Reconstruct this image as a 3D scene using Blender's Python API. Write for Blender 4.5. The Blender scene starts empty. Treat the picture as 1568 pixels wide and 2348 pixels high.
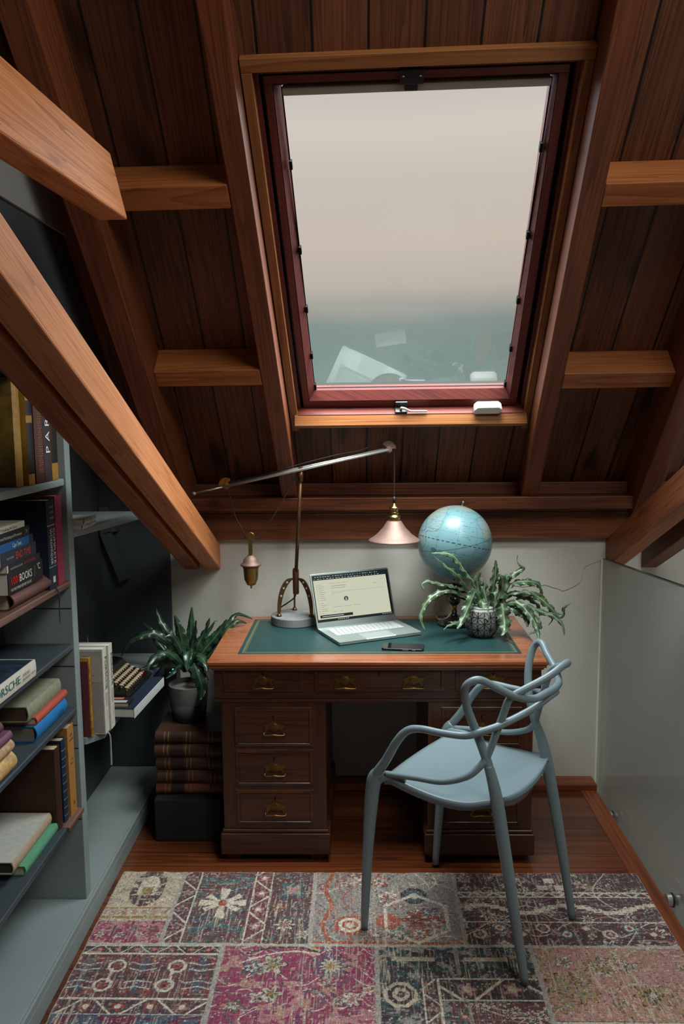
import bpy, bmesh, math, random
from mathutils import Vector, Matrix
import numpy as np

# ------------------------------------------------------------------ camera, world, light, exposure
scn = bpy.context.scene
COL = scn.collection
EYE = Vector((0, 0, 1.64))
FPX = 1850.0
PITCH, YAW, ROLL = math.atan(226 / FPX), math.atan(42 / FPX), 0.0085
def make_camera():
    cy, sy = math.cos(YAW), math.sin(YAW)
    fwd = Vector((-sy * math.cos(PITCH), cy * math.cos(PITCH), -math.sin(PITCH)))
    rt = Vector((cy, sy, 0)); up = rt.cross(fwd)
    c, s = math.cos(ROLL), math.sin(ROLL)
    r2 = rt * c - up * s; u2 = up * c + rt * s
    cam = bpy.data.cameras.new('camera'); o = bpy.data.objects.new('camera', cam); COL.objects.link(o)
    m = Matrix((r2, u2, -fwd)).transposed().to_4x4(); m.translation = EYE
    o.matrix_world = m
    cam.sensor_fit = 'VERTICAL'; cam.sensor_height = 36.0; cam.sensor_width = 24.04
    cam.lens = 36.0 * FPX / 2348.0
    cam.clip_start = 0.02
    scn.camera = o
make_camera()
scn.view_settings.view_transform = 'Standard'
scn.view_settings.look = 'None'
scn.view_settings.gamma = 1
scn.view_settings.use_curve_mapping = False
scn.view_settings.exposure = 0.0

def lin(c):
    if isinstance(c, str):
        c = [int(c[i:i + 2], 16) / 255 for i in (0, 2, 4)]
    return tuple((x / 12.92 if x <= .04045 else ((x + .055) / 1.055) ** 2.4) for x in c[:3]) + (1.0,)

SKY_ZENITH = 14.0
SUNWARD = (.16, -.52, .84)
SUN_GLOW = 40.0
def make_world():
    w = bpy.data.worlds.new('overcast_sky'); scn.world = w; w.use_nodes = True
    nt = w.node_tree; nt.nodes.clear(); N = nt.nodes.new; Lk = nt.links.new
    tc = N('ShaderNodeTexCoord'); sep = N('ShaderNodeSeparateXYZ'); Lk(tc.outputs['Generated'], sep.inputs[0])
    noi = N('ShaderNodeTexNoise'); noi.inputs['Scale'].default_value = 1.6; noi.inputs['Detail'].default_value = 1.5
    mp = N('ShaderNodeMapping'); mp.inputs['Scale'].default_value = (1, 1, 5); Lk(tc.outputs['Generated'], mp.inputs[0]); Lk(mp.outputs[0], noi.inputs[0])
    ad = N('ShaderNodeMath'); ad.operation = 'MULTIPLY_ADD'; Lk(noi.outputs['Fac'], ad.inputs[0]); ad.inputs[1].default_value = .025; Lk(sep.outputs['Z'], ad.inputs[2])
    ramp = N('ShaderNodeValToRGB'); Lk(ad.outputs[0], ramp.inputs[0])
    e = ramp.color_ramp.elements
    e[0].position = 0.0; e[0].color = lin('93a5a0'); e[1].position = .085; e[1].color = lin('82958f')
    for p, c in ((.125, '84938f'), (.165, 'bdb3a8'), (.215, 'c9bdb0'), (.27, 'c8beb4'), (.33, 'd3cac0'), (.40, 'bfb5b0')):
        q = e.new(p); q.color = lin(c)
    bg1 = N('ShaderNodeBackground'); Lk(ramp.outputs[0], bg1.inputs[0]); bg1.inputs[1].default_value = 1.0
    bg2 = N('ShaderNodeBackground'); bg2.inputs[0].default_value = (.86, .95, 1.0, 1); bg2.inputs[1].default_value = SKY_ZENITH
    mr = N('ShaderNodeMapRange'); mr.interpolation_type = 'SMOOTHSTEP'
    # brighter cloud out to both sides as well
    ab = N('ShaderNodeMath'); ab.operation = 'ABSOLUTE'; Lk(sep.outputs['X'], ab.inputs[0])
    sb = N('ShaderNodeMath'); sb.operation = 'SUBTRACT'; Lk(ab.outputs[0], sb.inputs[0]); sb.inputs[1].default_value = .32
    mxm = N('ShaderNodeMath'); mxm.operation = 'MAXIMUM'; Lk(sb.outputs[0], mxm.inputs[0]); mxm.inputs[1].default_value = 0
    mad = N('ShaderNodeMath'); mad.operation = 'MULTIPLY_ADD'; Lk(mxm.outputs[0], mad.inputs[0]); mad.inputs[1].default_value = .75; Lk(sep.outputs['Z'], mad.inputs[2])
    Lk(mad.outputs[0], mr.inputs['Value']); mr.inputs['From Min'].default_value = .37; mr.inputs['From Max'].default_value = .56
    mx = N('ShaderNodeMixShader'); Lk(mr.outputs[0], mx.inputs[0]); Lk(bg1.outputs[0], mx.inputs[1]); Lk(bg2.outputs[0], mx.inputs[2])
    # the cloud is brightest towards the hidden sun, high behind the roof ridge
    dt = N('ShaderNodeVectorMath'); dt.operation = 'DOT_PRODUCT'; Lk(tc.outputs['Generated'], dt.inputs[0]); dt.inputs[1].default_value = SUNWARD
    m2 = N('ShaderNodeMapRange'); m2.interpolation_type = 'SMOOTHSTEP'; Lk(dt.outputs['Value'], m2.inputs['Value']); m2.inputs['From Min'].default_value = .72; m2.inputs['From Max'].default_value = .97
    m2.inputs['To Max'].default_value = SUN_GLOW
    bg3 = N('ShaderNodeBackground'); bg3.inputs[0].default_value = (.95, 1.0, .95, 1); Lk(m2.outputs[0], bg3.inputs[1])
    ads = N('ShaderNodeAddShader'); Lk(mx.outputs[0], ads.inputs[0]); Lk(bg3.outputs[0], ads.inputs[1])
    out = N('ShaderNodeOutputWorld'); Lk(ads.outputs[0], out.inputs[0])
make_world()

def area(name, loc, to, sx, sy, power, color, portal=False):
    l = bpy.data.lights.new(name, 'AREA'); l.shape = 'RECTANGLE'; l.size = sx; l.size_y = sy; l.energy = power; l.color = color
    o = bpy.data.objects.new(name, l); COL.objects.link(o)
    o.location = loc
    o.rotation_euler = (Vector(to) - Vector(loc)).to_track_quat('-Z', 'Y').to_euler()
    if portal: l.cycles.is_portal = True
    return o
# unseen fill light added high behind the camera for the room-facing surfaces
area('rear_fill', (1.05, .45, 3.42), (.1, 2.7, .5), .9, 1.1, 38, (.97, 1.0, .95))
area('skylight_portal', (.17, 2.66, 2.06), (.17, 1.66, 1.07), .84, 1.34, 1, (1, 1, 1), portal=True)

# ------------------------------------------------------------------ tagging and mesh helpers
def tag(o, label=None, cat=None, group=None, kind=None):
    if label: o['label'] = label
    if cat: o['category'] = cat
    if group: o['group'] = group
    if kind: o['kind'] = kind
    return o
def empty(name, loc, label=None, cat=None, group=None, rz=0, kind=None):
    o = bpy.data.objects.new(name, None); COL.objects.link(o); o.location = loc; o.rotation_euler = (0, 0, rz)
    o.empty_display_size = .05
    return tag(o, label, cat, group, kind)
def V(*a): return Vector(a)

class MB:
    """collects faces with uv in metres; builds ONE mesh object"""
    def __init__(s): s.v = []; s.f = []; s.uv = []; s.mi = []
    def face(s, pts, uv=None, mi=0):
        b = len(s.v); s.v += [tuple(p) for p in pts]; s.f.append(tuple(range(b, b + len(pts))))
        s.uv.append(uv or [(0, 0)] * len(pts)); s.mi.append(mi)
    def hexa(s, P, L=None, mi=0, W=None):
        """P: 8 points, bottom ring 0-3 ccw, top ring 4-7; uv along L"""
        P = [Vector(p) for p in P]
        c = sum(P, Vector()) / 8
        L = Vector(L or (1, 0, 0)).normalized()
        a = Vector((0, 0, 1)) if abs(L.z) < .9 else Vector((1, 0, 0))
        A = L.cross(a).normalized(); B = L.cross(A)
        b = len(s.v); s.v += [tuple(p) for p in P]
        for q in ((0, 3, 2, 1), (4, 5, 6, 7), (0, 1, 5, 4), (1, 2, 6, 5), (2, 3, 7, 6), (3, 0, 4, 7)):
            s.f.append(tuple(b + i for i in q)); s.mi.append(mi)
            s.uv.append([(P[i].dot(L), P[i].dot(A) + P[i].dot(B) * 1.618) for i in q])
        return s
    def box(s, x0, x1, y0, y1, z0, z1, L=(1, 0, 0), mi=0):
        return s.hexa([(x0, y0, z0), (x1, y0, z0), (x1, y1, z0), (x0, y1, z0), (x0, y0, z1), (x1, y0, z1), (x1, y1, z1), (x0, y1, z1)], L, mi)
    def lathe(s, prof, seg=32, c=(0, 0, 0), mi=0, axis='z'):
        """prof: (r,z) list"""
        def pt(r, z, a):
            x, y = r * math.cos(a), r * math.sin(a)
            if axis == 'z': return (c[0] + x, c[1] + y, c[2] + z)
            if axis == 'x': return (c[0] + z, c[1] + x, c[2] + y)
            return (c[0] + y, c[1] + z, c[2] + x)
        b = len(s.v); n = len(prof)
        for (r, z) in prof:
            for k in range(seg): s.v.append(pt(max(r, 1e-5), z, 2 * math.pi * k / seg))
        for i in range(n - 1):
            for k in range(seg):
                k2 = (k + 1) % seg
                s.f.append((b + i * seg + k, b + i * seg + k2, b + (i + 1) * seg + k2, b + (i + 1) * seg + k)); s.mi.append(mi)
                s.uv.append([(k / seg, i), ((k + 1) / seg, i), ((k + 1) / seg, i + 1), (k / seg, i + 1)])
        for i, rev in ((0, True), (n - 1, False)):
            if prof[i][0] > 1e-4:
                r = list(range(b + i * seg, b + (i + 1) * seg)); r = r[::-1] if rev else r
                s.f.append(tuple(r)); s.mi.append(mi); s.uv.append([(0, 0)] * seg)
        return s
    def tube(s, pts, rad, seg=12, smooth=8, cap=True, mi=0, closed=False):
        """pts: control points; rad: number or list"""
        P, R = crom(pts, rad, smooth, closed)
        n = len(P); b = len(s.v)
        t0 = (P[1] - P[0]).normalized()
        up = Vector((0, 0, 1)) if abs(t0.z) < .9 else Vector((1, 0, 0))
        nrm = (up - t0 * up.dot(t0)).normalized()
        for i in range(n):
            if closed: t = (P[(i + 1) % n] - P[i - 1]).normalized()
            else: t = (P[min(i + 1, n - 1)] - P[max(i - 1, 0)]).normalized()
            nrm = (nrm - t * nrm.dot(t)).normalized(); bn = t.cross(nrm)
            for k in range(seg):
                a = 2 * math.pi * k / seg
                s.v.append(tuple(P[i] + (nrm * math.cos(a) + bn * math.sin(a)) * R[i]))
        for i in range(n if closed else n - 1):
            for k in range(seg):
                k2 = (k + 1) % seg; j = (i + 1) % n
                s.f.append((b + i * seg + k, b + i * seg + k2, b + j * seg + k2, b + j * seg + k)); s.mi.append(mi)
                s.uv.append([(i, k), (i, k + 1), (i + 1, k + 1), (i + 1, k)])
        if cap and not closed:
            s.f.append(tuple(range(b + seg - 1, b - 1, -1))); s.mi.append(mi); s.uv.append([(0, 0)] * seg)
            s.f.append(tuple(range(b + (n - 1) * seg, b + n * seg))); s.mi.append(mi); s.uv.append([(0, 0)] * seg)
        return s
    def grid(s, fn, nu, nv, mi=0):
        b = len(s.v)
        for j in range(nv + 1):
            for i in range(nu + 1): s.v.append(tuple(fn(i / nu, j / nv)))
        for j in range(nv):
            for i in range(nu):
                a = b + j * (nu + 1) + i
                s.f.append((a, a + 1, a + nu + 2, a + nu + 1)); s.mi.append(mi)
                s.uv.append([(i / nu, j / nv), ((i + 1) / nu, j / nv), ((i + 1) / nu, (j + 1) / nv), (i / nu, (j + 1) / nv)])
        return s
    def prism(s, poly, z0, z1, M=None, mi=0, L=(1, 0, 0)):
        """poly: 2d outline ccw, extruded z0..z1, placed by matrix M"""
        M = M or Matrix(); n = len(poly); b = len(s.v); L = Vector(L)
        pts = [M @ Vector((x, y, z0)) for x, y in poly] + [M @ Vector((x, y, z1)) for x, y in poly]
        s.v += [tuple(p) for p in pts]
        fs = [tuple(range(n - 1, -1, -1)), tuple(range(n, 2 * n))] + [(i, (i + 1) % n, n + (i + 1) % n, n + i) for i in range(n)]
        A = L.cross(Vector((0, 0, 1)) if abs(L.z) < .9 else Vector((1, 0, 0))).normalized(); B = L.cross(A)
        for q in fs:
            s.f.append(tuple(b + i for i in q)); s.mi.append(mi)
            s.uv.append([(pts[i].dot(L), pts[i].dot(A) + pts[i].dot(B)) for i in q])
        return s
    def build(s, name, mats, parent=None, smooth=False, bevel=0, weld=False, solid=0, sub=0, local=None, bseg=2):
        me = bpy.data.meshes.new(name); me.from_pydata(s.v, [], s.f)
        mats = mats if isinstance(mats, (list, tuple)) else [mats]
        for m in mats: me.materials.append(m)
        me.polygons.foreach_set('material_index', s.mi)
        uvl = me.uv_layers.new(name='UVMap')
        flat = [c for f in s.uv for p in f for c in p]
        uvl.data.foreach_set('uv', flat)
        if weld:
            bm = bmesh.new(); bm.from_mesh(me); bmesh.ops.remove_doubles(bm, verts=bm.verts, dist=1e-5)
            bmesh.ops.recalc_face_normals(bm, faces=bm.faces); bm.to_mesh(me); bm.free()
        if smooth: me.polygons.foreach_set('use_smooth', [True] * len(me.polygons))
        o = bpy.data.objects.new(name, me); COL.objects.link(o)
        if parent is not None:
            o.parent = parent
            if local is None:   # mesh written in world coordinates: undo the parent's transform
                bpy_m = Matrix.Translation(parent.location) @ parent.rotation_euler.to_matrix().to_4x4()
                p = parent.parent
                while p is not None:
                    bpy_m = Matrix.Translation(p.location) @ p.rotation_euler.to_matrix().to_4x4() @ bpy_m; p = p.parent
                inv = bpy_m.inverted()
                if (inv - Matrix()).median_scale if False else True:
                    me.transform(inv)
        if bevel:
            m = o.modifiers.new('edge', 'BEVEL'); m.width = bevel; m.segments = bseg; m.limit_method = 'ANGLE'; m.angle_limit = math.radians(40)
            m.harden_normals = False
        if solid:
            m = o.modifiers.new('thick', 'SOLIDIFY'); m.thickness = solid; m.offset = 0
        if sub:
            m = o.modifiers.new('sub', 'SUBSURF'); m.levels = sub; m.render_levels = sub
        return o

def crom(pts, rad, k=8, closed=False):
    P = [Vector(p) for p in pts]; n = len(P)
    R = list(rad) if isinstance(rad, (list, tuple)) else [rad] * n
    if n == 2 or k <= 1: return P, R
    oP, oR = [], []
    rng = range(n if closed else n - 1)
    for i in rng:
        if closed: a, b, c, d = P[i - 1], P[i], P[(i + 1) % n], P[(i + 2) % n]; r0, r1 = R[i], R[(i + 1) % n]
        else: a, b, c, d = P[max(i - 1, 0)], P[i], P[i + 1], P[min(i + 2, n - 1)]; r0, r1 = R[i], R[i + 1]
        for j in range(k):
            t = j / k
            oP.append(.5 * ((2 * b) + (c - a) * t + (2 * a - 5 * b + 4 * c - d) * t * t + (3 * b - a - 3 * c + d) * t ** 3)); oR.append(r0 + (r1 - r0) * t)
    if not closed: oP.append(P[-1]); oR.append(R[-1])
    return oP, oR

# ------------------------------------------------------------------ materials
def newmat(name):
    m = bpy.data.materials.new(name); m.use_nodes = True; nt = m.node_tree
    b = nt.nodes.get('Principled BSDF'); return m, nt, b
def setp(b, **k):
    for a, v in k.items(): b.inputs[a.replace('_', ' ')].default_value = v
def plain(name, col, rough=.5, metal=0, spec=.5, noise=0, nscale=30, bump=0, bscale=200, coat=0):
    m, nt, b = newmat(name); c = lin(col) if isinstance(col, str) else col
    setp(b, Base_Color=c, Roughness=rough, Metallic=metal); b.inputs['Specular IOR Level'].default_value = spec
    if coat: b.inputs['Coat Weight'].default_value = coat; b.inputs['Coat Roughness'].default_value = .15
    N = nt.nodes.new; Lk = nt.links.new
    if noise or bump: tc = N('ShaderNodeTexCoord')
    if noise:
        n = N('ShaderNodeTexNoise'); n.inputs['Scale'].default_value = nscale; n.inputs['Detail'].default_value = 5; Lk(tc.outputs['Object'], n.inputs[0])
        mx = N('ShaderNodeMix'); mx.data_type = 'RGBA'; mx.inputs[6].default_value = tuple(x * (1 - noise) for x in c[:3]) + (1,)
        mx.inputs[7].default_value = tuple(min(1, x * (1 + noise)) for x in c[:3]) + (1,)
        mr = N('ShaderNodeMapRange'); Lk(n.outputs['Fac'], mr.inputs[0]); mr.inputs[1].default_value = .3; mr.inputs[2].default_value = .7
        Lk(mr.outputs[0], mx.inputs[0]); Lk(mx.outputs[2], b.inputs['Base Color'])
    if bump:
        n2 = N('ShaderNodeTexNoise'); n2.inputs['Scale'].default_value = bscale; n2.inputs['Detail'].default_value = 3; Lk(tc.outputs['Object'], n2.inputs[0])
        bp = N('ShaderNodeBump'); bp.inputs['Strength'].default_value = bump; bp.inputs['Distance'].default_value = .002
        Lk(n2.outputs['Fac'], bp.inputs['Height']); Lk(bp.outputs[0], b.inputs['Normal'])
    return m
def wood(name, dark, mid, light, rough=.5, spec=.4, grain=1.0, knots=.5, plank=0, joint=.004, bump=.25, coat=0, tint=.25, stretch=1.0):
    """grain runs along U (metres); plank>0: boards of that width across V with dark joints"""
    m, nt, b = newmat(name); N = nt.nodes.new; Lk = nt.links.new
    def M(op, a, c=None, d=None):
        n = N('ShaderNodeMath'); n.operation = op
        for i, x in enumerate((a, c, d)):
            if x is None: continue
            if isinstance(x, (int, float)): n.inputs[i].default_value = x
            else: Lk(x, n.inputs[i])
        return n.outputs[0]
    uv = N('ShaderNodeUVMap'); uv.uv_map = 'UVMap'; sep = N('ShaderNodeSeparateXYZ'); Lk(uv.outputs[0], sep.inputs[0])
    oi = N('ShaderNodeObjectInfo'); U, Vv = sep.outputs[0], sep.outputs[1]
    rnd = M('MULTIPLY', oi.outputs['Random'], 37.0)
    if plank:
        q = M('DIVIDE', Vv, plank); idx = M('FLOOR', q); fr = M('FRACT', q)
        wn = N('ShaderNodeTexWhiteNoise'); wn.noise_dimensions = '1D'; Lk(idx, wn.inputs['W']); tn = wn.outputs['Value']
        off = M('MULTIPLY_ADD', tn, 23.0, rnd)
    else: off = rnd
    cmb = N('ShaderNodeCombineXYZ'); Lk(M('MULTIPLY', M('ADD', U, off), .42 * stretch), cmb.inputs[0]); Lk(M('MULTIPLY', Vv, 14.0), cmb.inputs[1]); Lk(off, cmb.inputs[2])
    big = N('ShaderNodeTexNoise'); big.inputs['Scale'].default_value = 1.1; big.inputs['Detail'].default_value = 2; Lk(cmb.outputs[0], big.inputs[0])
    wv = M('FRACT', M('MULTIPLY', M('ADD', big.outputs['Fac'], M('MULTIPLY', Vv, 1.2)), 11.0 * grain))
    wv = M('POWER', wv, 1.8)
    cm2 = N('ShaderNodeCombineXYZ'); Lk(M('MULTIPLY', U, 5.0), cm2.inputs[0]); Lk(M('MULTIPLY', Vv, 260.0), cm2.inputs[1]); Lk(off, cm2.inputs[2])
    fine = N('ShaderNodeTexNoise'); fine.inputs['Scale'].default_value = 1; fine.inputs['Detail'].default_value = 3; Lk(cm2.outputs[0], fine.inputs[0])
    blot = N('ShaderNodeTexNoise'); blot.inputs['Scale'].default_value = 1.0; blot.inputs['Detail'].default_value = 2
    cm3 = N('ShaderNodeCombineXYZ'); Lk(M('MULTIPLY', U, 2.5), cm3.inputs[0]); Lk(M('MULTIPLY', Vv, 9.0), cm3.inputs[1]); Lk(off, cm3.inputs[2]); Lk(cm3.outputs[0], blot.inputs[0])
    f = M('ADD', M('ADD', M('MULTIPLY', wv, .30), M('MULTIPLY', fine.outputs['Fac'], .55)), M('MULTIPLY', blot.outputs['Fac'], .35))
    ramp = N('ShaderNodeValToRGB'); Lk(f, ramp.inputs[0]); e = ramp.color_ramp.elements
    e[0].position = .28; e[0].color = lin(light); e[1].position = .95; e[1].color = lin(dark); q3 = e.new(.6); q3.color = lin(mid)
    col = ramp.outputs[0]
    def mixc(fac, c1, c2, bt='MIX'):
        x = N('ShaderNodeMix'); x.data_type = 'RGBA'; x.blend_type = bt
        for i, c in ((0, fac), (6, c1), (7, c2)):
            if isinstance(c, (int, float, tuple)): x.inputs[i].default_value = c
            else: Lk(c, x.inputs[i])
        return x.outputs[2]
    if knots:
        vo = N('ShaderNodeTexVoronoi'); vo.inputs['Scale'].default_value = 1; cm4 = N('ShaderNodeCombineXYZ')
        wob = M('MULTIPLY', big.outputs['Fac'], .5)
        Lk(M('ADD', M('MULTIPLY', U, 2.3), wob), cm4.inputs[0]); Lk(M('ADD', M('MULTIPLY', Vv, 6.5), wob), cm4.inputs[1]); Lk(off, cm4.inputs[2]); Lk(cm4.outputs[0], vo.inputs[0])
        mr = N('ShaderNodeMapRange'); mr.interpolation_type = 'SMOOTHSTEP'; Lk(vo.outputs['Distance'], mr.inputs[0]); mr.inputs[1].default_value = .07 if not plank else .10; mr.inputs[2].default_value = .17 if not plank else .30; mr.inputs[3].default_value = knots; mr.inputs[4].default_value = 0
        kd = tuple(x * .35 for x in lin(dark)[:3]) + (1,)
        col = mixc(mr.outputs[0], col, kd)
    if plank:
        g = M('MULTIPLY_ADD', tn, tint * 2, 1 - tint)
        cg = N('ShaderNodeCombineXYZ'); [Lk(g, cg.inputs[i]) for i in range(3)]
        col = mixc(1.0, col, cg.outputs[0], 'MULTIPLY')
        ed = M('MINIMUM', fr, M('SUBTRACT', 1.0, fr)); jm = M('LESS_THAN', ed, joint / plank)
        col = mixc(jm, col, (.004, .002, .001, 1))
    else:
        g = M('MULTIPLY_ADD', oi.outputs['Random'], .2, .9); cg = N('ShaderNodeCombineXYZ'); [Lk(g, cg.inputs[i]) for i in range(3)]
        col = mixc(1.0, col, cg.outputs[0], 'MULTIPLY')
    Lk(col, b.inputs['Base Color'])
    setp(b, Roughness=rough); b.inputs['Specular IOR Level'].default_value = spec
    if coat: b.inputs['Coat Weight'].default_value = coat; b.inputs['Coat Roughness'].default_value = .18
    bp = N('ShaderNodeBump'); bp.inputs['Strength'].default_value = bump; bp.inputs['Distance'].default_value = .0015
    h = M('SUBTRACT', M('MULTIPLY', fine.outputs['Fac'], .6), M('MULTIPLY', wv, .3))
    Lk(h, bp.inputs['Height']); Lk(bp.outputs[0], b.inputs['Normal'])
    return m
def attrmat(name, rough=.6, bump=0, bscale=400, spec=.4, weave=False):
    m, nt, b = newmat(name); N = nt.nodes.new; Lk = nt.links.new
    a = N('ShaderNodeAttribute'); a.attribute_name = 'Col'; Lk(a.outputs['Color'], b.inputs['Base Color'])
    setp(b, Roughness=rough); b.inputs['Specular IOR Level'].default_value = spec
    if weave:
        tc = N('ShaderNodeTexCoord'); mp = N('ShaderNodeMapping'); mp.inputs['Scale'].default_value = (420, 60, 1); Lk(tc.outputs['Object'], mp.inputs[0])
        n = N('ShaderNodeTexNoise'); n.inputs['Scale'].default_value = 1; n.inputs['Detail'].default_value = 2; Lk(mp.outputs[0], n.inputs[0])
        mp2 = N('ShaderNodeMapping'); mp2.inputs['Scale'].default_value = (60, 420, 1); Lk(tc.outputs['Object'], mp2.inputs[0])
        n2 = N('ShaderNodeTexNoise'); n2.inputs['Scale'].default_value = 1; n2.inputs['Detail'].default_value = 2; Lk(mp2.outputs[0], n2.inputs[0])
        mm = N('ShaderNodeMath'); mm.operation = 'ADD'; Lk(n.outputs['Fac'], mm.inputs[0]); Lk(n2.outputs['Fac'], mm.inputs[1])
        mr = N('ShaderNodeMapRange'); Lk(mm.outputs[0], mr.inputs[0]); mr.inputs[1].default_value = .75; mr.inputs[2].default_value = 1.3; mr.inputs[3].default_value = .55; mr.inputs[4].default_value = 1.45
        mx = N('ShaderNodeMix'); mx.data_type = 'RGBA'; mx.blend_type = 'MULTIPLY'; mx.inputs[0].default_value = 1
        cg = N('ShaderNodeCombineXYZ'); [Lk(mr.outputs[0], cg.inputs[i]) for i in range(3)]
        Lk(a.outputs['Color'], mx.inputs[6]); Lk(cg.outputs[0], mx.inputs[7]); Lk(mx.outputs[2], b.inputs['Base Color'])
        bp = N('ShaderNodeBump'); bp.inputs['Strength'].default_value = .5; bp.inputs['Distance'].default_value = .002; Lk(mm.outputs[0], bp.inputs['Height']); Lk(bp.outputs[0], b.inputs['Normal'])
    return m
def glass(name, tint=(1, 1, 1, 1), refl=1.0, haze=0.0):
    m, nt, b = newmat(name); nt.nodes.remove(b); N = nt.nodes.new; Lk = nt.links.new
    out = nt.nodes['Material Output']; t = N('ShaderNodeBsdfTransparent'); t.inputs[0].default_value = tint
    g = N('ShaderNodeBsdfGlossy'); g.inputs['Roughness'].default_value = .0
    fr = N('ShaderNodeFresnel'); fr.inputs[0].default_value = 1.5; mu = N('ShaderNodeMath'); mu.operation = 'MULTIPLY'; Lk(fr.outputs[0], mu.inputs[0]); mu.inputs[1].default_value = refl
    mx = N('ShaderNodeMixShader'); Lk(mu.outputs[0], mx.inputs[0]); Lk(t.outputs[0], mx.inputs[1]); Lk(g.outputs[0], mx.inputs[2])
    src = mx.outputs[0]
    if haze:  # diffuse veil mixed in to stand for hazy reflections on the glass
        d = N('ShaderNodeBsdfDiffuse'); d.inputs[0].default_value = (.8, .82, .8, 1); m2 = N('ShaderNodeMixShader'); m2.inputs[0].default_value = haze
        Lk(src, m2.inputs[1]); Lk(d.outputs[0], m2.inputs[2]); src = m2.outputs[0]
    Lk(src, out.inputs[0]); return m
def emit(name, col, s=1.0):
    m, nt, b = newmat(name); c = lin(col); setp(b, Base_Color=(0, 0, 0, 1), Roughness=.3); b.inputs['Emission Color'].default_value = c; b.inputs['Emission Strength'].default_value = s
    return m

BOARDS = wood('ceiling_boards', '2a170d', '5c3420', '7a492c', rough=.55, plank=.146, joint=.0035, knots=.85, tint=.3, bump=.3)
RAFTER = wood('rafter_pine', '341b0e', '66341b', '80462a', rough=.5, knots=.35)
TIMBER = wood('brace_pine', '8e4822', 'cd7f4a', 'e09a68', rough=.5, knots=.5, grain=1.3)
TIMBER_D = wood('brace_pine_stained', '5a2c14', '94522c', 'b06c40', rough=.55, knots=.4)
PINE = wood('trim_pine', '583014', '84502a', '9c683c', rough=.45, knots=.4)
PLATE = wood('plate_redwood', '3c1c10', '6a3a22', '7e4c30', rough=.38, knots=0, grain=1.5, bump=.5)
SASH = wood('sash_mahogany', '38110d', '5e221b', '6e2f27', rough=.5, knots=0, grain=.7)
FLOORW = wood('floor_jarrah', '321709', '5e2e16', '744024', rough=.3, knots=0, plank=.092, joint=.0012, tint=.3, bump=.1, coat=.4, grain=.6)
EDGEW = wood('edge_jarrah', '47200f', '74391d', '8a4a2a', rough=.35, knots=0, grain=.7, coat=.3)
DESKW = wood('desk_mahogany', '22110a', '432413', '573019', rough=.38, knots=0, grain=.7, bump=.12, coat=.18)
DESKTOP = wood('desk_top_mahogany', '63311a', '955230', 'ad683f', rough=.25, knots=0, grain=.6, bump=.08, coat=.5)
PLASTER = plain('white_plaster', 'c6c4bb', rough=.9, noise=.05, nscale=4, bump=.25, bscale=60)
GREYP = plain('grey_paint', '889493', rough=.55, noise=.05, nscale=6, bump=.08, bscale=90)
GREYD = plain('dark_grey_paint', '3e4548', rough=.6, noise=.06, nscale=5, bump=.08, bscale=90)
SHELFD = plain('slate_shelf_paint', '3a4348', rough=.45, noise=.08, nscale=20)
BLACK = plain('black_metal', '101215', rough=.35, spec=.6)
CLIPB = plain('matt_black', '0b0c0e', rough=.85, spec=.15)
BEAD = wood('bead_mahogany', '2a0d0a', '4a1a15', '5a231d', rough=.6, knots=0, spec=.2)
BLACKP = plain('black_plastic', '141416', rough=.45)
STEEL = plain('polished_steel', 'c6c6c2', rough=.34, metal=.75)
BRASS = plain('antique_brass', '9a7846', rough=.38, metal=1, noise=.25, nscale=60)
BRONZE = plain('brown_bronze', '6a4c36', rough=.4, metal=.85, noise=.2, nscale=50)
COPPER = plain('satin_copper', '836a61', rough=.62, metal=.7, noise=.06, nscale=40)
STONE = plain('grey_concrete', '777a79', rough=.85, noise=.12, nscale=40, bump=.3, bscale=150)
WHITEP = plain('white_plastic', 'd8d6ce', rough=.4)
SILVER = plain('silver_aluminium', '98a3a0', rough=.32, metal=.55)
LEATHER = plain('green_leather', '173a3a', rough=.45, noise=.1, nscale=18, bump=.15, bscale=500)
GOLD = plain('gold_tooling', 'a89a62', rough=.4, metal=.4)
CHAIRP = plain('blue_grey_plastic', '7a8c91', rough=.36, spec=.5)
PAGES = plain('book_pages', 'b9a98a', rough=.9, noise=.1, nscale=80)
PAGESW = plain('white_pages', 'cfcdc4', rough=.9)
GLASS = glass('window_glass', refl=.13)
STAIRG = glass('stair_glass', (.965, .98, .97, 1), refl=.8, haze=.15)  # pale veil imitates the hazy reflection on the panel
LEAF = None

# ------------------------------------------------------------------ the roof's own coordinates
RA = math.radians(45.3); CA, SA = math.cos(RA), math.sin(RA); RY, RZ = 3.344, 1.300
def RP(u, s, d):
    """u across, s up the slope, d depth below the rafters' faces (into the room); the old roof is a little out of square"""
    s2 = s * (1 + .0125 * (u - .2))
    return Vector((u - .031 * s2, RY - s2 * CA - SA * d, RZ + s2 * SA - CA * d))
def rbox(mb, u0, u1, s0, s1, d0, d1, along='s', mi=0):
    P = [RP(u0, s0, d1), RP(u1, s0, d1), RP(u1, s1, d1), RP(u0, s1, d1), RP(u0, s0, d0), RP(u1, s0, d0), RP(u1, s1, d0), RP(u0, s1, d0)]
    L = (0, -CA, SA) if along == 's' else (1, 0, 0)
    return mb.hexa(P, L, mi)
def struct(o, label=None, cat=None): return tag(o, label, cat, kind='structure')
YW = 3.444; XL = -1.12; XG = 1.032

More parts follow.
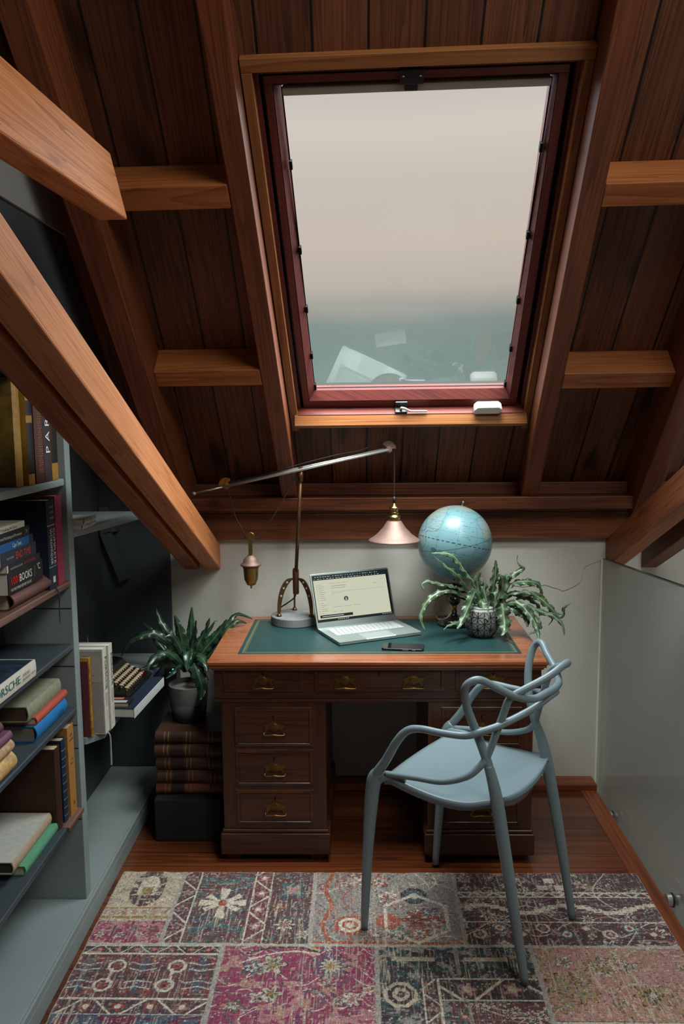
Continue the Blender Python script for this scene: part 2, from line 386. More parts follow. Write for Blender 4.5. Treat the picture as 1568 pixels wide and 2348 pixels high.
# ------------------------------------------------------------------ room shell
b = MB(); b.box(XL - .2, 1.018, -1.7, YW, -.06, 0.0, L=(1, 0, 0))
fl = struct(b.build('floor', FLOORW), 'dark red-brown hardwood floor boards under the desk and rug', 'floor')
b = MB(); b.box(.952, 1.022, -1.7, YW, -.16, .004, L=(0, 1, 0)); struct(b.build('trim_1', EDGEW, bevel=.003), 'reddish timber edge board along the stair opening', 'floor edge')
b = MB(); b.box(-.83, 1.022, 3.355, YW, .0, .031, L=(1, 0, 0)); struct(b.build('baseboard_back', EDGEW, bevel=.004), 'low wooden ledge along the foot of the white wall', 'ledge')
b = MB(); b.box(-1.4, 2.6, YW, YW + .12, -2.6, 1.32); wb = struct(b.build('wall_back', PLASTER), 'off-white plaster wall behind the desk', 'wall')
# the crack in the plaster
cr = MB(); pts = [(.61, .893), (.638, .889), (.662, .893), (.704, .887), (.73, .891), (.765, .889), (.798, .896), (.83, .884), (.855, .878), (.873, .868), (.9, .877), (.93, .893), (.947, .905), (.955, .93), (.96, .962), (.973, .978), (1.0, .99), (1.03, 1.0)]
for i in range(len(pts) - 1):
    a, c = pts[i], pts[i + 1]; w = .0011 if 0 < i < 15 else .0006
    cr.hexa([(a[0], YW - .0006, a[1] - w), (c[0], YW - .0006, c[1] - w), (c[0], YW, c[1] - w), (a[0], YW, a[1] - w), (a[0], YW - .0006, a[1] + w), (c[0], YW - .0006, c[1] + w), (c[0], YW, c[1] + w), (a[0], YW, a[1] + w)])
cr.build('plaster_crack', plain('crack_shadow', '5a554e', rough=1), wb)
b = MB(); b.box(XL - .12, XL, -1.7, YW, -.06, 4.3); b.box(XL, -.93, -1.7, YW, 1.775, 4.3); struct(b.build('wall_left', GREYD), 'dark grey painted wall beside the bookshelves', 'wall')
b = MB(); b.box(2.5, 2.62, -1.7, YW, -2.6, 4.3); struct(b.build('wall_right', PLASTER), 'off-white wall across the stairwell', 'wall')
b = MB(); b.box(-1.3, 2.6, -1.82, -1.7, -2.6, 3.2); struct(b.build('wall_rear', PLASTER), 'plain wall at the far end of the attic', 'wall')
b = MB(); b.box(1.0, 2.6, -1.7, YW, -2.62, -2.56); struct(b.build('floor_stairwell', FLOORW), 'wooden floor at the bottom of the stairwell', 'floor')
b = MB(); b.box(XL, -.826, 3.425, YW - .0005, .0, 1.40); struct(b.build('trim_2', GREYD), 'dark grey painted panel closing the alcove corner', 'panel')
b = MB()
b.hexa([(-1.11, 3.38, 1.137), (-1.035, 3.38, 1.15), (-1.035, 3.424, 1.15), (-1.11, 3.424, 1.137), (-1.16 + .05, 3.38, 1.25), (-1.075, 3.38, 1.26), (-1.075, 3.424, 1.26), (-1.11, 3.424, 1.25)], (0, 0, 1))
b.hexa([(-1.035, 3.38, .93), (-.995, 3.38, .945), (-.995, 3.424, .945), (-1.035, 3.424, .93), (-1.11, 3.38, 1.137), (-1.065, 3.38, 1.15), (-1.065, 3.424, 1.15), (-1.11, 3.424, 1.137)], (0, 0, 1))
struct(b.build('trim_3', GREYD), 'grey painted slanting brace end on the alcove wall', 'brace')
# lighter plastered slope high on the side wall
b = MB(); b.box(-.93, -.922, -1.7, 2.95, 2.205, 4.2, L=(0, 1, 0))
struct(b.build('trim_4', plain('pale_grey_plaster', '8d8c88', rough=.9)), 'pale grey plastered slope high on the side wall', 'plaster')

b = MB()
u0, u1 = -1.35, 2.7
for a in ((u0, -.240, -.35, 3.7), (.652, u1, -.35, 3.7), (-.240, .652, -.35, .342), (-.240, .652, 1.675, 3.7)):
    rbox(b, a[0], a[1], a[2], a[3], -.15, -.12)
ceil = struct(b.build('ceiling', BOARDS), 'dark stained sloping board ceiling with knots', 'ceiling')
b = MB()
yr = RY - 3.68 * CA; zr = RZ + 3.68 * SA
b.hexa([(-1.4, yr + .1, zr + .05), (2.7, yr + .1, zr + .05), (2.7, -1.8, zr - (yr + 1.8) * .45), (-1.4, -1.8, zr - (yr + 1.8) * .45), (-1.4, yr + .1, zr + .12), (2.7, yr + .1, zr + .12), (2.7, -1.8, zr - (yr + 1.8) * .45 + .07), (-1.4, -1.8, zr - (yr + 1.8) * .45 + .07)], (0, 1, 0))
struct(b.build('ceiling_rear', BOARDS), 'other slope of the board ceiling behind the ridge', 'ceiling')

def timber(name, label, cat, u0, u1, s0, s1, d0, d1, mat, along='s', bev=.004):
    b = MB(); rbox(b, u0, u1, s0, s1, d0, d1, along); return tag(b.build(name, mat, bevel=bev), label, cat, kind='structure')
timber('rafter', 'straight brown rafter along the skylight on the lamp side', 'rafter', -.327, -.262, -.07, 3.6, -.12, 0, RAFTER)
timber('rafter', 'straight brown rafter along the skylight on the stair side', 'rafter', .671, .739, -.07, 3.6, -.12, 0, RAFTER)
timber('truss_rafter', 'deep truss rafter rising from the bookshelf corner', 'rafter', -.785, -.703, -.05, 3.6, -.12, .06, RAFTER)
timber('truss_rafter', 'deep truss rafter above the stairwell', 'rafter', 1.125, 1.205, -.10, 3.6, -.12, .06, RAFTER)
NOG = wood('noggin_pine', '5c2e14', '925228', 'a8683a', rough=.5, knots=.35)
for nm, a in (('upper cross noggin between truss rafter and skylight rafter, bookshelf side', (-.703, -.328, 1.320, 1.394)),
              ('lower cross noggin between truss rafter and skylight rafter, bookshelf side', (-.703, -.328, .626, .697)),
              ('upper cross noggin between skylight rafter and stairwell truss rafter', (.739, 1.125, 1.290, 1.362)),
              ('lower cross noggin between skylight rafter and stairwell truss rafter', (.739, 1.125, .587, .657))):
    timber('noggin', nm, 'noggin', a[0], a[1], a[2], a[3], -.12, 0, NOG, 'u', .003)

def hbeam(name, label, P, L, mat, bev=.005, cat='beam'):
    b = MB(); b.hexa(P, L); return tag(b.build(name, mat, bevel=bev), label, cat, kind='structure')
def strut(label, x0, x1, mat, y0, zb0, th, slope=.445):
    """runs in a plane of constant x from the wall up towards the room"""
    ye = YW
    def z(y, top): return .970 + (ye - y) * slope + (th if top else 0)
    P = [(x0, y0, z(y0, 0)), (x1, y0, z(y0, 0)), (x1, ye, z(ye, 0)), (x0, ye, z(ye, 0)), (x0, y0, z(y0, 1)), (x1, y0, z(y0, 1)), (x1, ye, z(ye, 1)), (x0, ye, z(ye, 1))]
    return hbeam('brace_beam', label, P, (0, -1, slope), mat)
strut('pale pine brace beam closest to the desk, running from white wall past bookshelves', -.680, -.608, TIMBER, .3, 0, .112)
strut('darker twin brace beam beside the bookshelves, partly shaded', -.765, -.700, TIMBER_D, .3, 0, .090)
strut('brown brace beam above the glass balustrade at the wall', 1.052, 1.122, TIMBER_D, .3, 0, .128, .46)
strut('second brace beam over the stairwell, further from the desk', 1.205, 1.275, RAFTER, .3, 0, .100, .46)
hbeam('tie_beam', 'broad horizontal pine tie beam meeting the truss rafter up high', [(-.690, -.5, 2.04), (-.612, -.5, 2.04), (-.612, 2.21, 2.155), (-.690, 2.21, 2.155), (-.690, -.5, 2.165), (-.612, -.5, 2.165), (-.612, 2.075, 2.285), (-.690, 2.075, 2.285)], (0, 1, .03), TIMBER)
# wall plate: upper sole and moulded lower face
b = MB(); b.box(-.82, 1.19, 3.335, YW, 1.238, 1.292, L=(1, 0, 0)); b.box(-.82, 2.4, 3.42, YW, 1.292, 1.345, L=(1, 0, 0)); tag(b.build('wall_plate', wood('plate_dark', '2e1407', '5a2a12', '77401e', rough=.5, knots=.3), bevel=.004), 'dark flat timber sole the rafters stand on', 'beam', kind='structure')
b = MB(); b.box(-.69, 1.16, 3.412, YW, 1.105, 1.222, L=(1, 0, 0)); b.box(-.69, 1.16, 3.400, YW, 1.222, 1.238, L=(1, 0, 0)); b.box(-.69, 1.16, 3.406, YW, 1.212, 1.220, L=(1, 0, 0))
tag(b.build('wall_plate', PLATE, bevel=.002), 'moulded redwood beam along the top of the white wall', 'beam', kind='structure')

# ------------------------------------------------------------------ roof window
win = tag(empty('window_1', RP(.2, 1.0, -.1), 'large sloping roof window with mahogany sash', 'window'), kind='structure')
def ring(name, mat, u, s, d, parent, bev=.002):
    """u=(outer0,inner0,inner1,outer1) s=(outer0,inner0,inner1,outer1) d=(d0,d1); four members"""
    b = MB()
    rbox(b, u[0], u[3], s[0], s[1], d[0], d[1], 'u'); rbox(b, u[0], u[3], s[2], s[3], d[0], d[1], 'u')
    rbox(b, u[0], u[1], s[1], s[2], d[0], d[1], 's'); rbox(b, u[2], u[3], s[1], s[2], d[0], d[1], 's')
    return b.build(name, mat, parent, bevel=bev)
lin_ = MB()
rbox(lin_, -.259, .670, 1.653, 1.690, -.160, -.095, 'u'); 
SILL = [(.381, -.094), (.368, -.078), (.354, -.062), (.340, -.062), (.334, -.12), (.381, -.12)]
for q_ in range(len(SILL)):
    (s0_, d0_), (s1_, d1_) = SILL[q_], SILL[(q_ + 1) % len(SILL)]
    Q = [RP(-.240, s0_, d0_), RP(.655, s0_, d0_), RP(.655, s1_, d1_), RP(-.240, s1_, d1_)]; lin_.face(Q, [(v_.x, v_.y * 1.3 - v_.z) for v_ in Q])
for u_ in (-.240, .655): lin_.face([RP(u_, a_, c_) for a_, c_ in SILL])
rbox(lin_, -.259, -.230, .290, 1.653, -.160, -.095); rbox(lin_, .645, .670, .290, 1.653, -.160, -.095)
lin_.build('window_lining', PINE, win, bevel=.0015)
ring('window_frame', SASH, (-.230, -.2175, .634, .645), (.345, .380, 1.636, 1.653), (-.20, -.127), win, .001)
b = MB(); rbox(b, -.228, .643, .345, .3825, -.13, -.092, 'u'); b.build('window_frame', SASH, win, bevel=.001)
sash = ring('window_sash', SASH, (-.206, -.183, .590, .617), (.383, .419, 1.608, 1.630), (-.190, -.130), win, .0015)
def ringprof(mb, prof):
    """prof: (u0,u1,s0,s1,d) loops joined one after the other and back to the first"""
    R = [[RP(u0, s0, d), RP(u1, s0, d), RP(u1, s1, d), RP(u0, s1, d)] for u0, u1, s0, s1, d in prof]
    for a in range(len(R)):
        A, B = R[a], R[(a + 1) % len(R)]
        for i in range(4):
            k = (i + 1) % 4; L = (A[k] - A[i]).normalized(); W = (B[i] - A[i]).normalized()
            mb.face([A[i], A[k], B[k], B[i]], [(q.dot(L), q.dot(W)) for q in (A[i], A[k], B[k], B[i])])
b = MB(); ringprof(b, [(-.183, .590, .419, 1.608, -.131), (-.181, .588, .421, 1.606, -.129), (-.160, .575, .447, 1.592, -.160), (-.160, .575, .447, 1.592, -.188), (-.183, .590, .419, 1.608, -.188)])
b.build('glazing_bead', BEAD, win)
PB, PT = -.180, -.150     # the pane sits slightly off the slope inside its rebate
def pane_d(s): return PB + (PT - PB) * (s - .445) / (1.595 - .445)
def pbox(mb, u0, u1, s0, s1, d0, d1):
    P = [RP(u0, s0, pane_d(s0) + d1), RP(u1, s0, pane_d(s0) + d1), RP(u1, s1, pane_d(s1) + d1), RP(u0, s1, pane_d(s1) + d1), RP(u0, s0, pane_d(s0) + d0), RP(u1, s0, pane_d(s0) + d0), RP(u1, s1, pane_d(s1) + d0), RP(u0, s1, pane_d(s1) + d0)]
    return mb.hexa(P, (0, -CA, SA))
ring('gap_backing', BLACK, (-.219, -.203, .614, .636), (.378, .388, 1.627, 1.640), (-.200, -.185), win, 0)  # black ring added behind the sash gap to shut out sky and darken it
b = MB(); pbox(b, -.164, .579, .443, 1.597, -.003, .003)
tag(b.build('window_pane', GLASS, win), 'clear pane misted by the overcast sky')
b = MB(); rbox(b, -.158, .573, 1.574, 1.596, -.155, -.130, 'u'); b.build('blind_cassette', plain('blind_grey', 'a39c93', rough=.6), win, bevel=.004)
b = MB()
for a in ((-.161, -.157, .446, 1.593), (.573, .577, .446, 1.593)): pbox(b, a[0], a[1], a[2], a[3], .003, .007)
pbox(b, -.160, .576, .444, .448, .003, .007); b.build('glazing_seal', CLIPB, win)
for u0, u1, ss in ((-.161, -.152, (1.37, 1.075, .835, .62, .462)), (.568, .577, (1.40, 1.11, .855, .64, .462))):
    for s in ss:
        b = MB(); pbox(b, u0, u1, s - .013, s + .013, .003, .018); b.build('glazing_clip', CLIPB, win)
b = MB(); rbox(b, .162, .228, 1.600, 1.640, -.130, -.112, 'u'); rbox(b, .176, .212, 1.580, 1.606, -.130, -.118, 'u'); br = b.build('pivot_bracket', BLACK, win, bevel=.003)
for u in (.172, .218):
    b = MB(); b.lathe([(0, 0), (.004, 0), (.004, .002), (0, .003)], 10, RP(u, 1.622, -.110)); b.build('screw', STEEL, br, smooth=True)
b = MB(); rbox(b, .148, .196, .384, .392, -.130, -.092, 'u'); rbox(b, .150, .198, .390, .416, -.130, -.120, 'u'); lt = b.build('window_latch', BLACK, win, bevel=.003)
b = MB(); b.tube([RP(.172, .392, -.108), RP(.174, .408, -.098), RP(.188, .406, -.095), RP(.205, .396, -.094), RP(.23, .394, -.094), RP(.272, .393, -.094)], [.0052, .0052, .0047, .0042, .0042, .0036], 8, 6); b.build('latch_lever', STEEL, lt, smooth=True)
for u in (.155, .190):
    b = MB(); b.lathe([(0, -.002), (.003, -.002), (.003, .001), (0, .002)], 10, RP(u, .392, -.100)); b.build('screw', STEEL, lt, smooth=True)
b = MB()
poly = [(0, 0), (.095, 0), (.105, .01), (.105, .024), (.092, .036), (.012, .036), (0, .022)]
M = Matrix.Translation(RP(.450, .388, -.094)) @ Matrix(((1, 0, 0, 0), (-.01, -CA, -SA, 0), (.01, SA, -CA, 0), (0, 0, 0, 1)))
b.prism(poly, -.02, .016, M); se = b.build('window_sensor', WHITEP, None, bevel=.004, bseg=3)
tag(se, 'small white alarm sensor on the sill of the roof window', 'sensor')

# ------------------------------------------------------------------ glass balustrade at the stair opening
bal = empty('glass_balustrade', (XG, 3.0, 0), 'frameless glass balustrade panel beside the stair opening', 'balustrade')
b = MB()
def gp(x): return [(x, -.9, -.28), (x, 3.434, -.28), (x, 3.434, 1.010), (x, -.9, 1.335)]
lo, hi = gp(XG + .006), gp(XG + .018)
b.hexa([lo[0], hi[0], hi[1], lo[1], lo[3], hi[3], hi[2], lo[2]], (0, 1, 0)); b.build('glass_panel', STAIRG, bal)
b = MB(); b.hexa([(XG + .005, -.9, 1.335), (XG + .019, -.9, 1.335), (XG + .019, 3.434, 1.010), (XG + .005, 3.434, 1.010), (XG + .005, -.9, 1.339), (XG + .019, -.9, 1.339), (XG + .019, 3.434, 1.014), (XG + .005, 3.434, 1.014)], (0, 1, 0))
b.build('top_edge', plain('dark_glass_edge', '2c3432', rough=.2), bal)
b = MB(); b.box(XG - .001, XG + .0195, 3.428, 3.4435, -.28, 1.012); b.build('side_edge', plain('edge_highlight', 'eeefe2', rough=.15, spec=.8), bal)  # pale strip painted as the light caught along the glass edge
for y, z in ((3.185, -.005), (2.545, .035), (1.8, .03)):
    b = MB(); b.lathe([(.019, -.016), (.021, -.014), (.021, .004), (.019, .005)], 24, (XG, y, z - .02), axis='x')
    st = b.build('standoff', STEEL, bal, smooth=False, bevel=.001)
    b = MB(); b.lathe([(.023, .0), (.023, .0058), (.02, .0058)], 24, (XG, y, z - .02), axis='x'); b.build('gasket', BLACKP, st)
    b = MB(); b.lathe([(.019, .0), (.019, .03), (.017, .032), (0, .032)], 24, (XG + .018, y, z - .02), axis='x'); b.build('standoff_cap', STEEL, st, smooth=False)

# ------------------------------------------------------------------ built-in bookcase
XF = -.900
bc = empty('bookcase', (XF, 2.43, 0), 'grey built-in bookcase with slate shelves along the side wall', 'bookcase')
b = MB(); b.box(XL, XF + .005, 2.43, 2.475, .081, 1.752, L=(0, 0, 1)); up = b.build('side_panel', GREYP, bc, bevel=.002)
JD = plain('joint_dark', '15181a', rough=.9)
for z in (1.045, .86, .668, .592, .355):
    b = MB(); b.box(XL, XF + .003, 2.4288, 2.431, z, z + .0025); b.build('panel_joint', JD, bc)
b = MB(); b.box(XL, XF, -.3, .0, .081, 1.752); b.build('side_panel', GREYP, bc)
b = MB(); b.box(XL, XL + .008, 0, 2.43, .081, 1.752, L=(0, 1, 0)); b.build('back_panel', GREYD, bc)
b = MB(); b.box(XL, XF + .012, -1.5, YW - .02, .058, .081, L=(0, 1, 0)); b.build('base_top', GREYP, bc, bevel=.002)
b = MB(); b.box(XL, XF + .022, -1.5, YW - .02, .0, .0575, L=(0, 1, 0)); b.box(XF + .013, XF + .022, -1.5, YW - .02, .058, .081, L=(0, 1, 0)); b.build('plinth', GREYP, bc, bevel=.0015)
b = MB(); b.box(XL, XF + .004, -.3, 2.478, 1.7525, 1.772, L=(0, 1, 0)); b.build('top_board', GREYD, bc, bevel=.002)
LIP = wood('shelf_lip_walnut', '3c2a24', '6a4c40', '84665a', rough=.5, knots=0)
for z, th, m in ((1.451, .022, GREYP), (1.136, .020, LIP), (.935, .018, SHELFD), (.728, .018, SHELFD), (.397, .018, SHELFD)):
    b = MB(); b.box(XL, XF + (.004 if z < 1.4 else 0), 0, 2.4295, z - th, z, L=(0, 1, 0))
    tag(b.build('shelf', m, bc, bevel=.004, bseg=3), 'walnut edged shelf' if m is LIP else None)
b = MB(); b.box(XF - .03, XF + .012, 2.30, 2.4292, .383, .3975, L=(0, 1, 0)); b.build('shelf_end_cap', LIP, bc, bevel=.002)
b = MB(); b.prism([(XL, 2.475), (XF + .005, 2.475), (-.80, 2.93), (-.80, 2.96), (XL, 2.96)], 1.262, 1.286, L=(0, 1, 0)); tag(b.build('shelf', GREYP, bc, bevel=.002), 'high shelf angled into the alcove')
b = MB(); b.prism([(XL, 2.475), (XF + .012, 2.475), (-.845, 2.53), (-.845, 3.40), (XL, 3.40)], .585, .609, L=(0, 1, 0)); tag(b.build('shelf', GREYP, bc, bevel=.002), 'pale alcove shelf under the typewriter')

# ------------------------------------------------------------------ text helper and books
FONTC = {}
def text_mesh(s, size, ax, ay, org, depth=.0006, fit=None, bold=0.0):
    """mesh of the words s; ax reading direction, ay up, org left end of the base line; fit = length to squeeze into"""
    cu = bpy.data.curves.new('words', 'FONT'); cu.body = s; cu.size = size; cu.extrude = 0; cu.offset = bold; cu.resolution_u = 2
    t = bpy.data.objects.new('words', cu); COL.objects.link(t)
    bpy.context.view_layer.update()
    me = bpy.data.meshes.new_from_object(t.evaluated_get(bpy.context.evaluated_depsgraph_get()))
    bpy.data.objects.remove(t); bpy.data.curves.remove(cu)
    ax, ay = Vector(ax).normalized(), Vector(ay).normalized(); n = ax.cross(ay)
    w = max([v.co.x for v in me.vertices] + [1e-4]); k = (fit / w) if fit else 1
    for v in me.vertices: v.co = Vector(org) + ax * (v.co.x * k) + ay * v.co.y + n * depth
    return me
def add_text(s, size, ax, ay, org, mat, parent, fit=None, name='spine_title', bold=0.0, curve=None):
    me = text_mesh(s, size, ax, ay, org, fit=fit, bold=bold)
    if curve:
        for v in me.vertices: v.co.x -= curve[0] * (2 * v.co.y / curve[1]) ** 2; me.materials.append(mat)
    o = bpy.data.objects.new(name, me); COL.objects.link(o); o.parent = parent; return o
MC = {}
def cmat(c, rough=.55, noise=.08, nscale=60, spec=.35):
    k = (c, rough, noise)
    if k not in MC: MC[k] = plain('cloth_' + c, c, rough=rough, noise=noise, nscale=nscale, spec=spec)
    return MC[k]
def book(label, loc, T, H, W, cover, pages=None, lie=False, rz=0, lean=0, roundness=.25, group=None, titles=(), bands=(), rough=.55, noise=.08, soft=False, spinecol=None, name='book'):
    """spine faces local +x at x=0; thickness along local y, height along local z"""
    o = empty(name, loc, label, 'book', group)
    if lie: o.rotation_euler = (-math.pi / 2, 0, 0)
    R = Matrix.Rotation(rz, 4, 'Z') @ (Matrix.Rotation(-math.pi / 2, 4, 'X') if lie else Matrix.Rotation(lean, 4, 'X'))
    o.rotation_euler = R.to_euler()
    c = .0006 if soft else .0028; ov = 0 if soft else .003; r = T * roundness
    n = 8; outer, inner = [], []
    for i in range(n + 1):
        t = i / n; y = -T / 2 + T * t; x = -r * (2 * t - 1) ** 2
        outer.append((x, y)); inner.append((x - c, -T / 2 + c + (T - 2 * c) * t))
    poly = [(-W, -T / 2)] + outer + [(-W, T / 2), (-W, T / 2 - c)] + inner[::-1] + [(-W, -T / 2 + c)]
    b = MB(); b2 = b
    # cover as strips so that the c-shaped section stays clean
    sec = [(-W, -T / 2, -W, -T / 2 + c)] + [(p[0], p[1], q[0], q[1]) for p, q in zip(outer, inner)] + [(-W, T / 2, -W, T / 2 - c)]
    for i in range(len(sec) - 1):
        a, d = sec[i], sec[i + 1]
        isp = 1 if (spinecol and 0 < i < len(sec) - 2) else 0
        b.hexa([(a[0], a[1], 0), (a[2], a[3], 0), (d[2], d[3], 0), (d[0], d[1], 0), (a[0], a[1], H), (a[2], a[3], H), (d[2], d[3], H), (d[0], d[1], H)], (0, 0, 1), mi=isp)
    mats = [cmat(cover, rough, noise)] + ([cmat(spinecol, rough, noise)] if spinecol else [])
    co = b.build('cover', mats, o, local=True)
    b = MB(); b.box(-W + ov, -r - c, -T / 2 + c, T / 2 - c, ov, H - ov); b.build('page_block', pages or PAGES, o, local=True)
    for z0, z1, col in bands:
        bb = MB()
        for i in range(n):
            p, q = outer[i], outer[i + 1]
            bb.face([(p[0] + .0005, p[1], z0), (q[0] + .0005, q[1], z0), (q[0] + .0005, q[1], z1), (p[0] + .0005, p[1], z1)])
        bb.build('spine_band', cmat(col, .5, 0), o, local=True)
    for t in titles:
        s, size, z, y, col = t[:5]; fit = t[5] if len(t) > 5 else None
        rot = t[6] if len(t) > 6 else ('up' if lie else 'down')
        x = .0009; cv = (r, T)
        if rot == 'up': add_text(s, size, (0, 0, 1), (0, -1, 0), (x, y, z), cmat(col, .5, 0), o, fit, curve=cv)
        elif rot == 'down': add_text(s, size, (0, 0, -1), (0, 1, 0), (x, y, z), cmat(col, .5, 0), o, fit, curve=cv)
        else: add_text(s, size, (0, 1, 0), (0, 0, 1), (x, y, z), cmat(col, .5, 0), o, fit, curve=cv)
    return o

XS = XF
G1 = 'tall books on the top bookcase shelf'
z = 1.452
book('big mustard yellow book with dark spots at the end of the top row', (XS - .01, 2.145, z), .045, .29, .21, '6e5520', group=None, noise=.25, roundness=.1, spinecol='8a6420')
b0 = book('yellow book with a black patterned spine on the top shelf', (XS, 2.196, z), .040, .285, .2, '8f6a22', bands=((.03, .17, '14110e'), (.19, .23, '14110e')), roundness=.05)
gk = book('maroon book with a gold key-pattern spine', (XS, 2.256, z), .060, .28, .2, '4a231c', roundness=.03)
bb = MB()
for k in range(9):
    zz = .03 + k * .026
    for dy in (-.012, .006):
        for (a, c, d, e) in ((0, .016, 0, .0016), (0, .016, .020, .0216), (0, .0016, 0, .021), (.0145, .016, .006, .021), (.005, .0066, .006, .015), (.005, .016, .006, .0076)):
            bb.box(-.0004, .0006, dy + a, dy + c, zz + d, zz + e)
bb.build('spine_pattern', cmat('8f6a50', .5, 0), gk, local=True)
pa = book('dark plum book with a large lettered spine on the top shelf', (XS, 2.312, z), .050, .275, .2, '3a2a30', roundness=.02)
add_text('P A R', .044, (0, 0, 1), (0, -1, 0), (.0012, .014, .08), cmat('9a8078', .5, 0), pa)
book('yellow and black book against the upright panel on the top shelf', (XS, 2.366, z), .046, .29, .2, 'a0742a', bands=((.05, .22, '1c150c'),), roundness=.03)
b = MB()

# shelf two: stack of lying books and two tall ones
z2 = 1.1365
def lay(label, y, zb, T, L, W, cover, x=XS, **k):
    return book(label, (x, y, zb + T / 2), T, L, W, cover, lie=True, **k)
lay('thick brown leather book at the bottom of a stack', 2.035, z2, .046, .255, .19, '6a443c', roundness=.42, noise=.18)
lay('thick black paperback with red and white title about 1001 books', 2.005, z2 + .047, .058, .225, .16, '161316', pages=PAGESW, soft=True, roundness=.03, bands=((0, .225, '161316'),),
    titles=(('1001', .030, .012, .006, 'c8242c', .052), ('BOOKS', .030, .067, .006, 'e6e2d6', .080), ('YOU MUST READ BEFORE YOU DIE', .0105, .012, .022, 'd8d4c8', .130), ("'C", .024, .185, -.004, 'e6e2d6', .02), ('PETER BOXALL', .006, .165, -.018, '9a968c', .03, 'h')))
lay('thin black paperback with a red cursive title in the stack', 2.000, z2 + .1055, .019, .215, .13, '1b1e24', pages=PAGESW, soft=True, roundness=.03, bands=((0, .01, 'c0b090'),),
    titles=(('love and life even and a spider', .009, .02, .004, 'b8b4aa', .075), ('Secret Dubai Diary', .013, .105, .004, 'b02838', .075)))
lay('dark slate paperback with a red gothic title in the stack', 1.972, z2 + .125, .035, .22, .13, '2a3038', pages=PAGESW, soft=True, roundness=.03,
    titles=(('END TIME', .026, .085, .009, 'd04030', .095), ('THE TOUCHES', .007, .03, .003, 'b8b4aa', .042)))
lay('blue travel guide in the stack', 1.955, z2 + .1605, .022, .22, .13, '1d5a94', pages=PAGESW, soft=True, roundness=.03, bands=((.195, .22, '24202e'),), titles=(('Cape Town', .016, .085, .005, 'e8e6de', .055),))
lay('black textbook with small white title in the stack', 1.93, z2 + .183, .027, .225, .15, '17181c', pages=PAGESW, soft=True, roundness=.03, titles=(('Travel Marketing and Promotion', .011, .035, .004, 'cfccc2', .135), ('>', .024, .195, .008, 'b0aca4')))
lay('cream paperback on top of the stack', 1.925, z2 + .2105, .016, .20, .13, 'c9c2ae', pages=PAGESW, soft=True, roundness=.03, titles=(('Trading & Cats', .010, .05, .004, '33302c', .1),))
wf = book('dark navy dictionary with white lettered spine standing upright', (XS, 2.312, z2), .058, .262, .2, '1a2434', roundness=.04,
     titles=(('COMPLETE', .026, .178, .004, 'e6e2d6', .105), ('WORDFINDER', .020, .178, -.018, 'e6e2d6', .105), ('READER', .009, .238, -.012, 'c8c4ba', .028, 'h'), ('DIGEST', .009, .222, -.012, 'c8c4ba', .028, 'h'), ('OXFORD', .009, .206, -.012, 'c8c4ba', .028, 'h')),
     bands=((.186, .189, 'd07a90'), (.064, .067, '3aa08a')))
b = MB(); b.box(0, .0008, -.008, .008, .018, .036); b.build('publisher_mark', cmat('d8d4c8', .5, 0), wf, local=True)
b = MB(); b.tube([(XS + .004, 2.31, z2 + .004), (XS + .012, 2.312, z2 - .02), (XS + .008, 2.318, z2 - .07), (XS + .01, 2.314, z2 - .11)], [.0022, .002, .002, .001], 6, 6); b.build('ribbon_marker', cmat('2c3848', .6, 0), wf)
book('crimson cloth book beside the upright panel', (XS, 2.383, z2), .052, .268, .2, '96304a', roundness=.1)

# shelf three
zz = .9355
mg = book('large white motoring book lying with a car on its cover', (XS + .012, 1.83, zz + .0225), .045, .29, .23, 'c9c3b2', lie=True, pages=PAGESW, roundness=.05, titles=(('PORSCHE', .030, .02, .008, '2f6a6a', .165), ('EXCELLENCE', .011, .20, -.002, '4a4a48', .045), ('WAS EXPECTED', .011, .20, .010, '4a4a48', .045), ('LUDVIGSEN', .007, .255, .008, '5a5a58', .028)))
b = MB(); b.box(-.225, -.006, -.0236, -.0226, .008, .282); b.build('cover_picture', cmat('2a3440', .3, .4), mg, local=True)
b = MB(); b.prism([(-.15, .05), (-.05, .06), (-.04, .15), (-.07, .20), (-.12, .21), (-.17, .14)], -.0250, -.0238, Matrix(((1, 0, 0, 0), (0, 0, 1, 0), (0, 1, 0, 0), (0, 0, 0, 1))))
b.build('cover_car', cmat('b8b0a8', .3, .3), mg, local=True)

# shelf four
zz = .7285
lay('blue cloth book at the bottom of a stack of three', 2.155, zz, .046, .235, .18, '1f6ea8', x=XS - .01, pages=plain('grey_pages', '7c7468', rough=.9), roundness=.2, titles=(('C. LOUIS', .010, .15, .004, '123a60', .05),))
lay('salmon red cloth book in the middle of a stack', 2.165, zz + .0465, .022, .235, .18, 'b4523e', x=XS - .012, roundness=.2)
lay('sage green cloth book with worn edges on top of a stack', 2.128, zz + .069, .044, .245, .185, '8a8c72', x=XS - .02, roundness=.12, noise=.16, pages=plain('brown_pages', '4a3826', rough=.95))
lay('large tan vellum book at the bottom of a near stack', 1.745, zz, .052, .235, .18, 'b8935c', x=XS + .008, roundness=.3, noise=.3)
lay('old vellum book with dark stains in a stack', 1.74, zz + .0525, .034, .235, .175, 'a98a62', x=XS + .006, roundness=.35, noise=.45)
lay('mauve cloth book in a stack', 1.735, zz + .087, .024, .235, .175, '6e4458', x=XS + .004, roundness=.25)
lay('dull plum book on top of a stack of old volumes', 1.72, zz + .1115, .038, .22, .17, '5c3540', x=XS - .004, roundness=.4, noise=.15)

